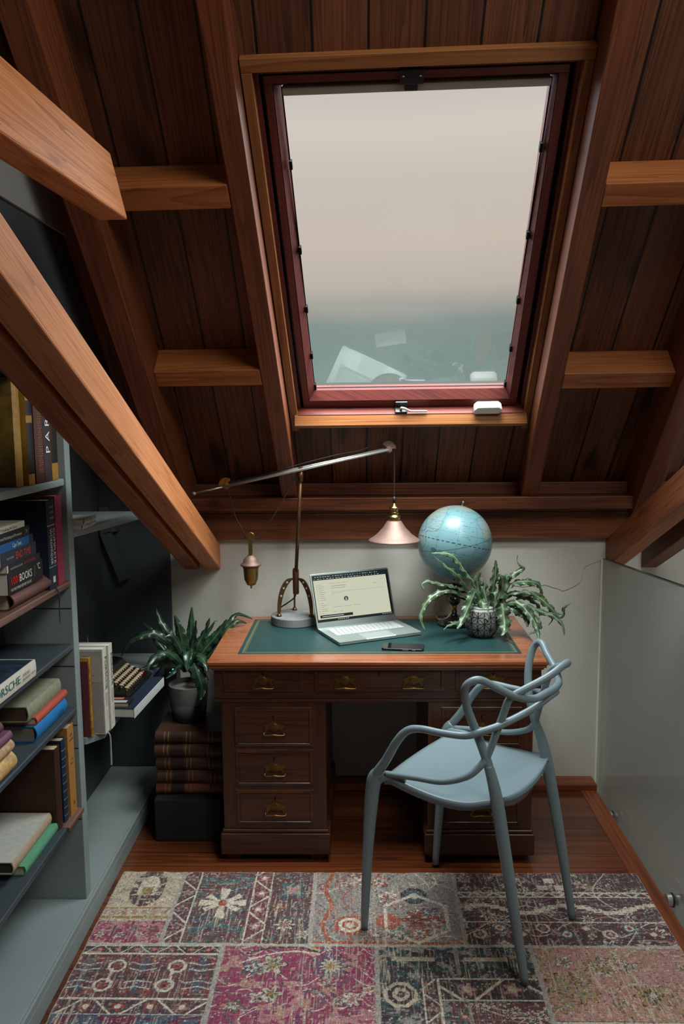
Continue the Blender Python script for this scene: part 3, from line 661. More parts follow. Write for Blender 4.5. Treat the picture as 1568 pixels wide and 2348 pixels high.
# shelf five
zz = .3975
book('tall brown cloth book standing on the lowest shelf', (XS - .012, 2.300, zz), .042, .255, .19, '3e241a', roundness=.1, noise=.1)
bl = book('navy leather book with ribbed spine', (XS - .010, 2.345, zz), .034, .262, .2, '1c2c40', pages=PAGES, roundness=.1, bands=tuple((.02 + k * .026, .022 + k * .026, '7c8a94') for k in range(9)))
book('tan cloth book with black printed spine beside the upright panel', (XS - .006, 2.394, zz), .052, .285, .2, 'a8763e', roundness=.03, titles=(('HOW', .013, .252, -.012, '2a1c10', .022, 'h'), ('GARDENS', .010, .238, -.017, '2a1c10', .034, 'h'), ('THE', .008, .175, -.010, '2a1c10', .02, 'h'), ('BOOK', .008, .163, -.012, '2a1c10', .024, 'h'), ('B', .014, .03, -.005, '2a1c10', .009, 'h')))
lay('mint green cloth book under a larger pale one', 2.043, zz, .026, .235, .18, '5f9a78', x=XS - .015, roundness=.15)
lay('large pale cream book lying on a green one', 2.003, zz + .0265, .034, .27, .2, 'b4b4a8', x=XS - .03, roundness=.15, pages=plain('dark_pages', '35302c', rough=.95), spinecol='b09a82', noise=.1)
lay('old red leather book on the lowest shelf', 1.66, zz, .060, .26, .19, '9c3a38', x=XS - .035, roundness=.45, noise=.2)
lay('pinkish worn book on top of an old red one', 1.66, zz + .0605, .04, .24, .18, 'a07468', x=XS - .05, roundness=.4, noise=.2)

# alcove shelf: slip-cased motoring volumes, book behind, atlas, typewriter
ZA = .6095
pv = []
for i, (y, lab) in enumerate(((2.5225, 'white slip volume whose grey front shows small car photographs'), (2.5645, 'white slip volume behind its twin with the same lettered spine'))):
    p = book(lab, (-.831 + i * .006, y, ZA), .040, .284, .21, 'c4c0b2', pages=PAGESW, roundness=.02, group=None,
             titles=(('PORSCHE', .028, .255, -.004, '242424', .11), ('EXCELLENCE', .010, .135, -.008, '3a3a38', .045), ('WAS EXPECTED', .010, .135, .004, '3a3a38', .045), ('LUDVIGSEN', .008, .075, 0, '3a3a38', .03)))
    pv.append(p)
p = pv[0]
b = MB(); b.box(-.208, -.004, -.0212, -.0202, .006, .278); b.build('front_panel', cmat('9a9c98', .5, .03), p, local=True)
b = MB(); b.box(-.205, -.008, -.0222, -.0213, .175, .262); b.build('text_panel', cmat('a9a79e', .5, 0), p, local=True)
tx = MB(); rr = random.Random(3)
tx.box(-.17, -.06, -.0226, -.0222, .2505, .2535)
for k in range(10): tx.box(-.085, -.085 + .02 + rr.random() * .04, -.0226, -.0222, .24 - k * .0062, .2412 - k * .0062)
tx.build('small_text', cmat('4a4844', .6, 0), p, local=True)
for z0, z1, cc in ((.116, .165, '6d7170'), (.080, .110, 'b4b0a2'), (.046, .075, '4a7480'), (.010, .041, '3c3e3c')):
    b = MB(); b.box(-.19, -.044, -.0224, -.0213, z0, z1); ph = b.build('cover_photograph', cmat(cc, .4, .5, 90), p, local=True)
    b = MB(); x0 = -.175 if cc != 'b4b0a2' else -.1
    w = .10 if cc != 'b4b0a2' else .035; zc = z0 + (z1 - z0) * .35; hh = (z1 - z0) * .3
    b.prism([(x0, zc - hh * .6), (x0 + w, zc - hh * .6), (x0 + w, zc + hh * .2), (x0 + w * .78, zc + hh * .4), (x0 + w * .6, zc + hh * 1.3), (x0 + w * .35, zc + hh * 1.3), (x0 + w * .2, zc + hh * .4), (x0, zc + hh * .2)], -.0230, -.0224, Matrix(((1, 0, 0, 0), (0, 0, 1, 0), (0, 1, 0, 0), (0, 0, 0, 1))))
    b.build('car_picture', cmat('aab4b4' if cc != 'b4b0a2' else '55544e', .4, .5, 90), ph)
b = MB(); b.tube([(-.829, 2.515, ZA + .002), (-.822, 2.515, ZA - .012), (-.822, 2.516, ZA - .06), (-.823, 2.517, ZA - .11)], [.0025, .0025, .003, .0035], 6, 6); b.build('ribbon_marker', cmat('9aa09e', .6, 0), p)
book('ochre book with black patterned spine standing beside the upright panel', (-.868, 2.4925, ZA), .018, .262, .14, 'a87828', roundness=.15, noise=.5)
book('thin maroon book squeezed against the upright panel', (-.873, 2.4808, ZA), .004, .25, .13, '5c2a2c', roundness=.1)
at = book('large dark blue atlas lying under the typewriter', (-.775, 2.640, ZA + .0175), .035, .335, .325, '1c2838', lie=True, pages=PAGESW, roundness=.02, spinecol='c8ccc8', rz=-.06)
b = MB()
for k in range(5): b.box(.0002, .0007, -.013 + k * .006, -.0122 + k * .006, .004, .33)
b.build('spine_line', cmat('8a9294', .6, 0), at, local=True)
mgz = book('slim magazine with red and white cover on the atlas', (-.80, 2.655, ZA + .0355 + .006), .012, .064, .26, '1a1a1c', lie=True, pages=PAGES, roundness=.05, soft=True)
b = MB(); b.box(-.15, -.03, -.0068, -.0060, .040, .058); b.build('cover_band', cmat('a8685a', .5, 0), mgz, local=True)
b = MB(); b.box(-.12, -.01, -.0068, -.0060, .008, .030); b.build('cover_label', cmat('a8aca8', .5, 0), mgz, local=True)
for k, (zz2, w) in enumerate(((0, .16), (.016, .15))):
    lay('white paperback %s on the high alcove shelf' % ('lying lowest' if k == 0 else 'resting on another'), 2.476 + .0, 1.2865 + zz2, .0155, .13 - .01 * k, w, 'b8bab4', x=-.866 + .006 * k, soft=True, pages=PAGESW, roundness=.25, titles=(('Times', .009, .04, .003, '404448', .035),))

# floor stack of leather volumes beside the desk
dkbox = MB(); dkbox.box(-.80, -.545, 2.93, 3.30, 0, .172); tag(dkbox.build('storage_box', plain('dark_box', '1c1a18', rough=.8), bevel=.006), 'black box on the floor under the leather volumes', 'box')
zc = .1725
rr = random.Random(8)
for k, (h, c) in enumerate(((.046, '6a3424'), (.052, '46281a'), (.052, '40251a'), (.052, '44271c'), (.048, '3c2218'))):
    words_ = ('red-brown leather volume at the bottom of the floor stack', 'brown leather volume second from the bottom of the floor stack', 'brown leather volume in the middle of the floor stack', 'brown leather volume second from the top of the floor stack', 'brown leather volume carrying the pot on the floor stack')[k]
    o = book(words_, (-.800 + rr.random() * .012, 2.955 + rr.random() * .01, zc + h / 2), h, .26, .22, c, lie=True, rz=-math.pi / 2, roundness=.3, noise=.2,
             bands=tuple((q, q + .003, '7a5a34') for q in (.035, .05, .12, .135, .205, .22)) + ((.06, .11, '2c1812'),))
    o.location = (-.800 + rr.random() * .01, 2.955 + rr.random() * .01, zc + h / 2)
    zc += h + .0005
ZSTACK = zc
for o in list(COL.objects):     # one group name for the books of each shelf
    if o.type == 'EMPTY' and o.name.split('.')[0] == 'book':
        x_, y_, z_ = o.location
        if y_ > 2.9: g = 'leather volumes in the floor stack'
        elif y_ > 2.44 or (z_ < .7 and z_ > .6): g = 'books and volumes in the alcove'
        else: g = 'books on the %s' % ('top bookcase shelf' if z_ > 1.44 else 'walnut edged shelf' if z_ > 1.13 else 'middle bookcase shelf' if z_ > .93 else 'shelf of cloth bound stacks' if z_ > .72 else 'lowest bookcase shelf')
        o['group'] = g

# ------------------------------------------------------------------ pedestal desk
ZD = .768
DX0, DX1, DY0, DY1 = -.549, .662, 2.768, 3.419
dk = empty('pedestal_desk', (.0565, 3.1, 0), 'mahogany twin-pedestal desk with a green leather writing top', 'desk')
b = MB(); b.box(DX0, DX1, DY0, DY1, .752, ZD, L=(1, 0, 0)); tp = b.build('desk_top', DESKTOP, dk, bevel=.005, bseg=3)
b = MB(); b.box(DX0 + .006, DX1 - .006, DY0 + .006, DY1, .741, .752); b.box(DX0 + .014, DX1 - .014, DY0 + .014, DY1, .732, .741); b.build('top_moulding', DESKTOP, dk, bevel=.003, bseg=3)
ix0, ix1, iy0, iy1 = -.452, .585, 2.862, 3.362
b = MB(); b.box(ix0, ix1, iy0, iy1, ZD - .001, ZD + .0008); lt_ = b.build('leather_inset', LEATHER, tp)
b = MB()
def frame2(b, x0, x1, y0, y1, w, z0, z1):
    b.box(x0, x1, y0, y0 + w, z0, z1); b.box(x0, x1, y1 - w, y1, z0, z1); b.box(x0, x0 + w, y0 + w, y1 - w, z0, z1); b.box(x1 - w, x1, y0 + w, y1 - w, z0, z1)
frame2(b, ix0 + .014, ix1 - .014, iy0 + .012, iy1 - .012, .0012, ZD + .0008, ZD + .0011)
frame2(b, ix0 + .024, ix1 - .024, iy0 + .021, iy1 - .021, .0008, ZD + .0008, ZD + .0011)
n = 150
for k in range(n):
    x = ix0 + .018 + (ix1 - ix0 - .036) * k / n
    b.box(x, x + .0035, iy0 + .0155, iy0 + .0185, ZD + .0008, ZD + .0011)
for k in range(75):
    y = iy0 + .018 + (iy1 - iy0 - .036) * k / 75
    b.box(ix0 + .0175, ix0 + .0205, y, y + .0035, ZD + .0008, ZD + .0011); b.box(ix1 - .0205, ix1 - .0175, y, y + .0035, ZD + .0008, ZD + .0011)
b.build('gold_tooling', GOLD, lt_)
FY = 2.800
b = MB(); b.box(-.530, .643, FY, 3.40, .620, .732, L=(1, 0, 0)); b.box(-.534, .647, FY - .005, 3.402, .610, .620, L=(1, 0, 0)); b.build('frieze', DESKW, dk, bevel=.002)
LOCK = plain('lock_brass_dark', '2a1e10', rough=.5, metal=.6)
def handle_mesh():
    b = MB()
    b.lathe([(0, 0), (.012, 0), (.0125, .0015), (.010, .0035), (.004, .005), (0, .0055)], 20, (0, 0, 0), axis='y')
    for v in range(len(b.v)): b.v[v] = (b.v[v][0], -b.v[v][1], b.v[v][2])
    M = Matrix(((1, 0, 0, 0), (0, 0, -1, 0), (0, 1, 0, 0), (0, 0, 0, 1)))
    b.prism([(-.011, .006), (.011, .006), (.013, .013), (.007, .011), (.004, .018), (0, .013), (-.004, .018), (-.007, .011), (-.013, .013)], 0, .003, M)
    for s in (-1, 1):
        out = [(.008 * s, .004), (.015 * s, .010), (.020 * s, .006), (.0265 * s, .009), (.0255 * s, .001), (.0215 * s, -.002), (.0235 * s, -.010), (.026 * s, -.018), (.020 * s, -.018), (.018 * s, -.009), (.013 * s, -.006), (.009 * s, -.006)]
        if s > 0: out = out[::-1]
        b.prism(out, 0, .0028, M)
    b.tube([(-.025, -.002, -.0155), (-.024, -.010, -.019), (-.01, -.013, -.0185), (.0, -.0135, -.0175), (.01, -.013, -.0185), (.024, -.010, -.019), (.025, -.002, -.0155)], [.0018, .0018, .0022, .003, .0022, .0018, .0018], 8, 5)
    return b
HB = handle_mesh(); HB.v = [(v[0] * 1.48, v[1] * 1.2, v[2] * 1.4) for v in HB.v]
HANDLE = plain('aged_brass', '75592f', rough=.45, metal=.9, noise=.3, nscale=90)
def drawer(par, x0, x1, z0, z1, handles, keys, y=FY, split=None):
    dr = empty('drawer', ((x0 + x1) / 2, y, (z0 + z1) / 2)); dr.parent = par
    dr.location = Vector(dr.location) - Vector(par.location) - (Vector(par.parent.location) if par.parent else Vector())
    b = MB()
    def rect(a, yy): return [(x0 + a, yy, z0 + a), (x1 - a, yy, z0 + a), (x1 - a, yy, z1 - a), (x0 + a, yy, z1 - a)]
    rings = [rect(-.002, y + .0005), rect(.0, y - .001), rect(.0015, y - .0045), rect(.011, y - .006), rect(.0135, y - .0025), rect(.016, y - .0035)]
    for A, B in zip(rings, rings[1:]):
        for i in range(4):
            j = (i + 1) % 4; q = [A[i], A[j], B[j], B[i]]; b.face(q, [(p[0], p[2]) for p in q])
    q = rings[-1]; b.face(q, [(p[0], p[2]) for p in q])
    b.build('drawer_front', DESKW, dr)
    for hx, hz in handles:
        h = MB(); h.v = [(v[0] + hx, v[1] + y - .004, v[2] + hz) for v in HB.v]; h.f = HB.f; h.uv = HB.uv; h.mi = HB.mi
        h.build('handle', HANDLE, dr, smooth=False)
    for kx, kz in keys:
        b = MB(); b.lathe([(0, 0), (.0035, 0), (.003, .0015), (0, .0015)], 12, (kx, y - .0055, kz), axis='y'); b.box(kx - .0014, kx + .0014, y - .0055, y - .0035, kz - .009, kz); b.build('keyhole', LOCK, dr)
for x0, x1, hs, ks in ((-.496, -.211, (-.353,), (-.353,)), (-.168, .298, (-.057, .186), (.065,)), (.337, .603, (.470,), (.470,))):
    drawer(dk, x0, x1, .648, .734, [(h, .690) for h in hs], [(k, .716) for k in ks])
for px0, px1, dx0, dx1, lab in ((-.507, -.128, -.459, -.177, 'a'), (.240, .617, .288, .576, 'b')):
    pd = empty('pedestal', ((px0 + px1) / 2, 3.1, 0)); pd.parent = dk; pd.location = Vector(pd.location) - Vector(dk.location)
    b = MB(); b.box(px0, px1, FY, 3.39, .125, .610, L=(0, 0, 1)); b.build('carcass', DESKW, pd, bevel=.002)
    b = MB(); b.box(px0 - .012, px1 + .012, FY - .014, 3.40, .030, .112, L=(1, 0, 0)); b.box(px0 - .006, px1 + .006, FY - .008, 3.396, .112, .125, L=(1, 0, 0)); b.build('plinth', DESKW, pd, bevel=.005, bseg=3)
    for fx in (px0 + .035, px1 - .035):
        for fy in (FY + .03, 3.34):
            b = MB(); b.prism([(-.036, .030), (-.036, .024), (-.026, .012), (-.024, .0), (.016, .0), (.020, .010), (.030, .018), (.036, .024), (.036, .030)], -.02, .02, Matrix.Translation((fx, fy, 0)) @ Matrix(((1, 0, 0, 0), (0, 0, 1, 0), (0, 1, 0, 0), (0, 0, 0, 1)))); b.build('foot', DESKW, pd)
    hx = (dx0 + dx1) / 2
    for z0, z1 in ((.442, .588), (.292, .430), (.143, .276)):
        drawer(pd, dx0, dx1, z0, z1, [(hx + .002, (z0 + z1) / 2 + .001)], [(hx, z1 - .030)])

# ------------------------------------------------------------------ desk lamp
LY = 3.30
lamp = empty('desk_lamp', (-.285, LY, ZD), 'brass and steel balance-arm desk lamp on a round concrete base', 'lamp')
ZL = ZD + .0012
b = MB(); b.lathe([(.001, 0), (.096, 0), (.099, .002), (.099, .033), (.097, .036), (.0, .037)], 48, (-.278, 3.308, ZL)); b.build('lamp_base', STONE, lamp, smooth=False, bevel=.001)
PX = -.258
b = MB(); b.lathe([(.0, 0), (.011, .0), (.013, .004), (.0135, .10), (.011, .108), (.008, .110)], 20, (PX - .012, LY, .893)); b.build('pole_socket', BRONZE, lamp, smooth=True)
AY = 3.205     # the arm swings a little in front of its base, clear of the rafter
b = MB(); b.tube([(PX - .012, LY, .96), (-.2345, AY, 1.418)], .0075, 14, 1); b.build('pole', BRONZE, lamp, smooth=True)
# three curved perforated legs
for ang, foot in ((205, 'a'), (330, 'b'), (100, 'c')):
    a = math.radians(ang); c, s_ = math.cos(a), math.sin(a)
    b = MB()
    def pt(t): # arc from the socket to the foot
        r = .010 + .066 * math.sin(t * math.pi / 2); zz_ = .962 - (.962 - ZL - .05) * (1 - math.cos(t * math.pi / 2)) 
        return r, zz_
    N_ = 12
    for k in range(N_):
        (r0, z0), (r1, z1) = pt(k / N_), pt((k + 1) / N_); w0, w1 = .016 - .010 * k / N_, .016 - .010 * (k + 1) / N_; th = .0035
        px_, py_ = -s_ * th, c * th
        cx, cyy = PX - .012, LY
        P = [(cx + c * (r0 - w0) - px_, cyy + s_ * (r0 - w0) - py_, z0), (cx + c * (r0 - w0) + px_, cyy + s_ * (r0 - w0) + py_, z0), (cx + c * (r1 - w1) + px_, cyy + s_ * (r1 - w1) + py_, z1), (cx + c * (r1 - w1) - px_, cyy + s_ * (r1 - w1) - py_, z1),
             (cx + c * (r0 + w0) - px_, cyy + s_ * (r0 + w0) - py_, z0), (cx + c * (r0 + w0) + px_, cyy + s_ * (r0 + w0) + py_, z0), (cx + c * (r1 + w1) + px_, cyy + s_ * (r1 + w1) + py_, z1), (cx + c * (r1 + w1) - px_, cyy + s_ * (r1 + w1) - py_, z1)]
        b.hexa(P, (0, 0, 1))
    r_, z_ = pt(1.0)
    b.tube([(cx + c * r_, cyy + s_ * r_, z_ + .004), (cx + c * (r_ + .001), cyy + s_ * (r_ + .001), ZL + .037)], .0045, 10, 1)
    lg = b.build('leg', BRONZE, lamp)
    b = MB()
    for t in (.30, .48, .66):
        r1, z1 = pt(t); q = Vector((cx + c * r1, cyy + s_ * r1, z1)); nn = Vector((-s_, c, 0))
        b.tube([q - nn * .0042, q + nn * .0042], .0042, 12, 1)
    b.build('leg_hole', plain('hole_pale', '8f918c', rough=.9), lg)
    b = MB(); b.lathe([(.011, 0), (.011, .004), (.008, .010), (.003, .013), (0, .013)], 18, (cx + c * r_, cyy + s_ * r_, ZL + .036)); b.build('foot_knob', BRONZE, lg, smooth=True)
A0, A1 = V(-.665, AY, 1.327), V(.115, AY, 1.496)
def on(t, dy=0, dz=0): return A0.lerp(A1, t) + V(0, dy, dz)
b = MB(); b.tube([on(.155, -.008), on(1, -.008)], .0060, 12, 1); b.tube([on(.155, .009, .006), on(1, .009, .006)], .0050, 12, 1); b.tube([on(0), on(.17)], .0036, 10, 1); b.lathe([(0, -.008), (.007, -.005), (.008, 0), (.006, .006), (0, .009)], 14, tuple(A0), axis='x'); b.build('balance_arm', STEEL, lamp, smooth=True)
def hub(p, fan, rot):
    b = MB(); b.lathe([(0, -.012), (.008, -.012), (.0085, -.009), (.013, -.008), (.013, .008), (.0085, .009), (.0, .012)], 20, (p.x, p.y, p.z), axis='y')
    if fan:
        n_ = 12; a0, a1 = rot; poly = [(.004 * math.cos(a0), .004 * math.sin(a0))] + [(.030 * math.cos(a0 + (a1 - a0) * k / n_), .030 * math.sin(a0 + (a1 - a0) * k / n_)) for k in range(n_ + 1)] + [(.004 * math.cos(a1), .004 * math.sin(a1))]
        b.prism(poly, -.006, .006, Matrix.Translation(p + V(-.002, 0, .004)) @ Matrix(((1, 0, 0, 0), (0, 0, -1, 0), (0, 1, 0, 0), (0, 0, 0, 1))))
    return b
hub(on(.17), True, (math.radians(50), math.radians(185))).build('arm_hub', BRASS, lamp)
hub(on(.552), False, 0).build('arm_hub', BRONZE, lamp)
hub(on(1.0), True, (math.radians(0), math.radians(140))).build('arm_hub', COPPER, lamp)
b = MB(); b.tube([on(.552) + V(-.003, .009, -.05), on(.552) + V(0, 0, -.005)], .0105, 14, 1); b.build('pole_cap', BRONZE, lamp, smooth=True)
# cord
CORD = plain('black_cord', '16181c', rough=.6)
SHX = .136
b = MB()
b.tube([V(-.462, AY + .006, 1.140), V(-.467, AY, 1.163), V(-.501, AY, 1.232), V(-.520, AY, 1.31), on(.17, 0, .022) + V(-.012, 0, 0), on(.20, 0, .012), on(.4, 0, .012), on(.552, -.012, .022), on(.75, -.004, .026), on(.86, -.002, .022), on(.93, 0, .034), on(.975, 0, .030), on(1.0, 0, .034) + V(.015, 0, -.003), V(SHX, AY, 1.466), V(SHX, AY, 1.300)], .0024, 8, 6)
b.tube([V(-.425, AY + .006, 1.143), V(-.399, AY + .01, 1.159), V(-.355, AY + .012, 1.222), V(-.302, AY + .014, 1.31), V(-.250, AY + .008, 1.405)], .0022, 8, 6)
b.tube([V(PX - .012, LY, .9), V(PX - .02, LY + .01, .875), V(-.31, LY + .04, .845), V(-.345, LY + .07, .815), V(-.362, 3.405, .772)], .003, 8, 6)
b.build('cord', CORD, lamp, smooth=True)
b = MB(); b.lathe([(0, -.006), (.0165, -.006), (.018, -.003), (.015, 0), (.018, .003), (.0165, .006), (0, .006)], 24, (-.4435, AY, 1.150), axis='y'); b.build('pulley', BRASS, lamp, smooth=False)
b = MB(); b.box(-.4505, -.4365, AY - .010, AY - .007, 1.077, 1.155); b.box(-.4505, -.4365, AY + .007, AY + .010, 1.077, 1.155); b.lathe([(0, 0), (.008, 0), (.008, .012), (0, .012)], 14, (-.4435, AY, 1.070)); b.build('pulley_fork', plain('bright_brass', 'a8905e', rough=.35, metal=1), lamp)
b = MB(); b.lathe([(0, -.012), (.003, -.012), (.004, -.004), (.006, 0), (.018, .004), (.028, .028), (.031, .072), (.036, .082)], 32, (-.4435, AY, .950)); cw = b.build('counterweight', BRASS, lamp, smooth=True)
b = MB(); b.lathe([(.036, .0), (.042, .003), (.042, .008), (.036, .012), (.032, .016), (.029, .026), (.022, .036), (.014, .041), (.012, .044), (0, .046)], 32, (-.4435, AY, 1.030)); b.build('counterweight_cap', COPPER, cw, smooth=True)
b = MB(); b.lathe([(.0055, 0), (.0055, .025), (0, .026)], 12, (SHX, AY, 1.283)); b.build('cord_grip', BLACKP, lamp, smooth=True)
b = MB(); b.lathe([(.020, .0), (.025, .001), (.025, .022), (.018, .024), (.0165, .028), (.020, .032), (.0165, .036), (.0165, .046), (.021, .050), (.021, .055), (.010, .060), (.005, .072), (0, .074)], 28, (SHX, AY, 1.211)); b.build('lamp_socket', plain('socket_brass', 'a08a5c', rough=.3, metal=1), lamp, smooth=True)
b = MB(); b.lathe([(.023, .084), (.029, .080), (.045, .055), (.070, .028), (.090, .013), (.102, .006), (.104, .001), (.1025, 0), (.089, .0105), (.069, .0255), (.044, .052), (.027, .078), (.021, .082)], 64, (SHX, AY, 1.130)); b.build('lamp_shade', COPPER, lamp, smooth=True)
b = MB(); b.lathe([(0, 0), (.016, .004), (.022, .016), (.018, .032), (.011, .05), (.011, .07), (0, .07)], 20, (SHX, AY, 1.143)); b.build('bulb', plain('opal_bulb', 'cfcabc', rough=.3), lamp, smooth=True)

# ------------------------------------------------------------------ laptop
LA = math.radians(25.2); fx_, fy_ = Vector((math.cos(LA), math.sin(LA), 0)), Vector((-math.sin(LA), math.cos(LA), 0))
LO = Vector((-.0815, 2.957, ZD + .0012))
lap = empty('laptop', LO, 'open silver laptop with a white keyboard and a lit mail window', 'laptop', rz=LA)
LW, LD, LH = .356, .222, .014
def rrect(w, d, r, n=5, x0=0, y0=0):
    out = []
    for cx_, cy_, a0 in ((w - r, r, -90), (w - r, d - r, 0), (r, d - r, 90), (r, r, 180)):
        for k in range(n + 1):
            a = math.radians(a0 + 90 * k / n); out.append((x0 + cx_ + r * math.cos(a), y0 + cy_ + r * math.sin(a)))
    return out
b = MB(); b.prism(rrect(LW, LD, .008), .002, LH); base = b.build('base', SILVER, lap, local=True, bevel=.0012)
b = MB(); b.prism(rrect(LW - .012, LD - .012, .008, 5, .006, .006), 0, .002); b.build('underside', BLACKP, base, local=True)
b = MB(); b.prism(rrect(.128, .072, .003, 3, .114, .006), LH, LH + .0003); b.build('touchpad', plain('touchpad_grey', '98a2a0', rough=.35, metal=.3), base, local=True)
b = MB(); b.box(.114, .242, -.0004, .004, LH - .003, LH + .0004); b.build('lid_notch', plain('bright_notch', 'e8ecea', rough=.2), base, local=True)
b = MB(); kx0, kx1, ky0 = .030, .326, .092
for r in range(6):
    nk = 15; y0 = ky0 + r * .0185; hh = .0165 if r < 5 else .010
    x = kx0; 
    if r == 0: ws = [1.2, 1, 1, 1, 5, 1, 1, 1, 1, 1.2]
    else: ws = [1.0 + .12 * r] + [1] * 12 + [2.0 - .12 * r]
    tot = sum(ws)
    for w in ws:
        ww = (kx1 - kx0) * w / tot
        b.box(x + .0012, x + ww - .0012, y0, y0 + hh - .0015, LH, LH + .0012); x += ww
b.build('keyboard', plain('white_keys', 'b2b7b7', rough=.6), base, local=True)
TA = math.radians(110 - 90)
lidM = Matrix.Translation((0, LD - .004, LH * .9)) @ Matrix.Rotation(math.pi / 2 - TA, 4, 'X')
HL = .222
b = MB(); b.prism(rrect(LW, HL, .008), -.0055, 0, lidM); lid = b.build('lid', SILVER, lap, local=True, bevel=.001)
sx0, sx1, sy0, sy1 = .008, LW - .008, .026, HL - .009
def scr(b, x0, x1, y0, y1, z): # screen coords 0..1, y up
    X0, X1, Y0, Y1 = sx0 + (sx1 - sx0) * x0, sx0 + (sx1 - sx0) * x1, sy0 + (sy1 - sy0) * y0, sy0 + (sy1 - sy0) * y1
    b.face([lidM @ Vector((X0, Y0, z)), lidM @ Vector((X1, Y0, z)), lidM @ Vector((X1, Y1, z)), lidM @ Vector((X0, Y1, z))])
b = MB(); b.prism([(sx0 - .002, sy0 - .002), (sx1 + .002, sy0 - .002), (sx1 + .002, sy1 + .002), (sx0 - .002, sy1 + .002)], 0, .0004, lidM); sc_ = b.build('screen', plain('screen_bezel', '202626', rough=.3), lid, local=True)
b = MB(); scr(b, .005, .975, .045, .90, .0007); b.build('display', emit('display_page', 'cccdb6', .95), sc_, local=True)
b = MB(); scr(b, 0, 1, .90, 1.0, .0007); scr(b, 0, 1, 0, .042, .0008); scr(b, .035, .46, .075, .135, .0011); b.build('toolbar', emit('display_dark', '1a2224', 1), sc_, local=True)
b = MB(); rr = random.Random(5)
for k in range(26): scr(b, .03 + k * .033, .03 + k * .033 + .018 * rr.random() + .006, .965, .978, .0012)
for k in range(22): scr(b, .02 + k * .04, .02 + k * .04 + .02 * rr.random() + .008, .918, .930, .0012)
for k in range(6): scr(b, .26 + k * .025, .272 + k * .025, .012, .032, .0012)
for k in range(7): scr(b, .85 + k * .02, .86 + k * .02, .014, .028, .0012)
scr(b, .06, .34, .098, .112, .0014); b.build('toolbar_text', emit('display_light', 'b8c0c0', 1), sc_, local=True)
b = MB()
for k in range(16):
    yy = .79 - k * .042 - (.03 if k > 8 else 0); scr(b, .035, .045, yy, yy + .012, .0010); scr(b, .06, .06 + .04 + .06 * rr.random(), yy + .002, yy + .009, .0010)
for k in range(9): scr(b, .22 + k * .025 + (.012 if k > 2 else 0), .229 + k * .025 + (.012 if k > 2 else 0), .80, .815, .0010)
scr(b, .22, .42, .745, .755, .0010); scr(b, .22, .41, .70, .708, .0010)
for k, (a, c_) in enumerate(((.22, .24), (.22, .93), (.22, .35), (.22, .26))): scr(b, a, c_, .645 - k * .028, .649 - k * .028, .0010)
for a, c_ in ((.22, .33), (.36, .46), (.49, .57)): scr(b, a, c_, .285, .292, .0010)
for a, c_ in ((.22, .25), (.30, .34)): scr(b, a, c_, .185, .192, .0010)
scr(b, .78, .84, .73, .737, .0010); scr(b, .90, .91, .80, .81, .0010)
b.build('page_text', emit('display_text', '7e8274', 1), sc_, local=True)
b = MB(); b.lathe([(0, 0), (.0098, 0), (.0098, .0002), (0, .0002)], 24, (0, 0, 0)); c0 = lidM @ Vector((sx0 + (sx1 - sx0) * .40, sy0 + (sy1 - sy0) * .45, .0008)); Ml = lidM.copy(); Ml.translation = c0
b.v = [tuple(Ml @ Vector(v)) for v in b.v]; b.build('profile_picture', emit('display_photo', '3c4240', 1), sc_, local=True)
b = MB(); b.prism([(-.004, -.008), (.004, -.008), (.003, -.001), (.002, .004), (-.001, .006), (-.003, .001)], .0003, .0005, Ml); b.build('profile_figure', emit('display_photo_light', 'a4aaa4', 1), sc_, local=True)
b = MB(); b.lathe([(0, 0), (.0012, 0), (.0012, .0003), (0, .0003)], 10, (0, 0, 0)); Mc = lidM.copy(); Mc.translation = lidM @ Vector((LW / 2, HL - .004, .0001)); b.v = [tuple(Mc @ Vector(v)) for v in b.v]; b.build('webcam', BLACKP, lid, local=True)
me = text_mesh('RAZER', .0065, (1, 0, 0), (0, 1, 0), (LW / 2 - .013, .010, 0), depth=.0003, fit=.026); me.transform(lidM); me.materials.append(plain('lid_logo', '8c9492', rough=.4)); tl = bpy.data.objects.new('maker_lettering', me); COL.objects.link(tl); tl.parent = lid

# ------------------------------------------------------------------ phone
ph = empty('mobile_phone', (.157, 2.928, ZD + .0012), 'black mobile phone lying face up near the desk edge', 'phone', rz=math.radians(-7.5))
b = MB(); b.prism(rrect(.156, .073, .010, 6, -.078, -.0365), 0, .0085); pb = b.build('body', plain('phone_body', '22262a', rough=.25, metal=.4), ph, local=True, bevel=.002, bseg=3)
b = MB(); b.prism(rrect(.152, .069, .009, 6, -.076, -.0345), .0085, .0089); b.build('screen', plain('phone_glass', '0c1216', rough=.06, spec=.8), pb, local=True)
b = MB(); b.box(.0, .022, -.0372, -.0365, .0035, .0055); b.box(.035, .048, -.0372, -.0365, .0035, .0055); b.build('side_button', STEEL, pb, local=True)
b = MB(); b.box(-.048, -.0472, -.034, .034, .0089, .0091); b.build('camera_edge', BLACKP, pb, local=True)

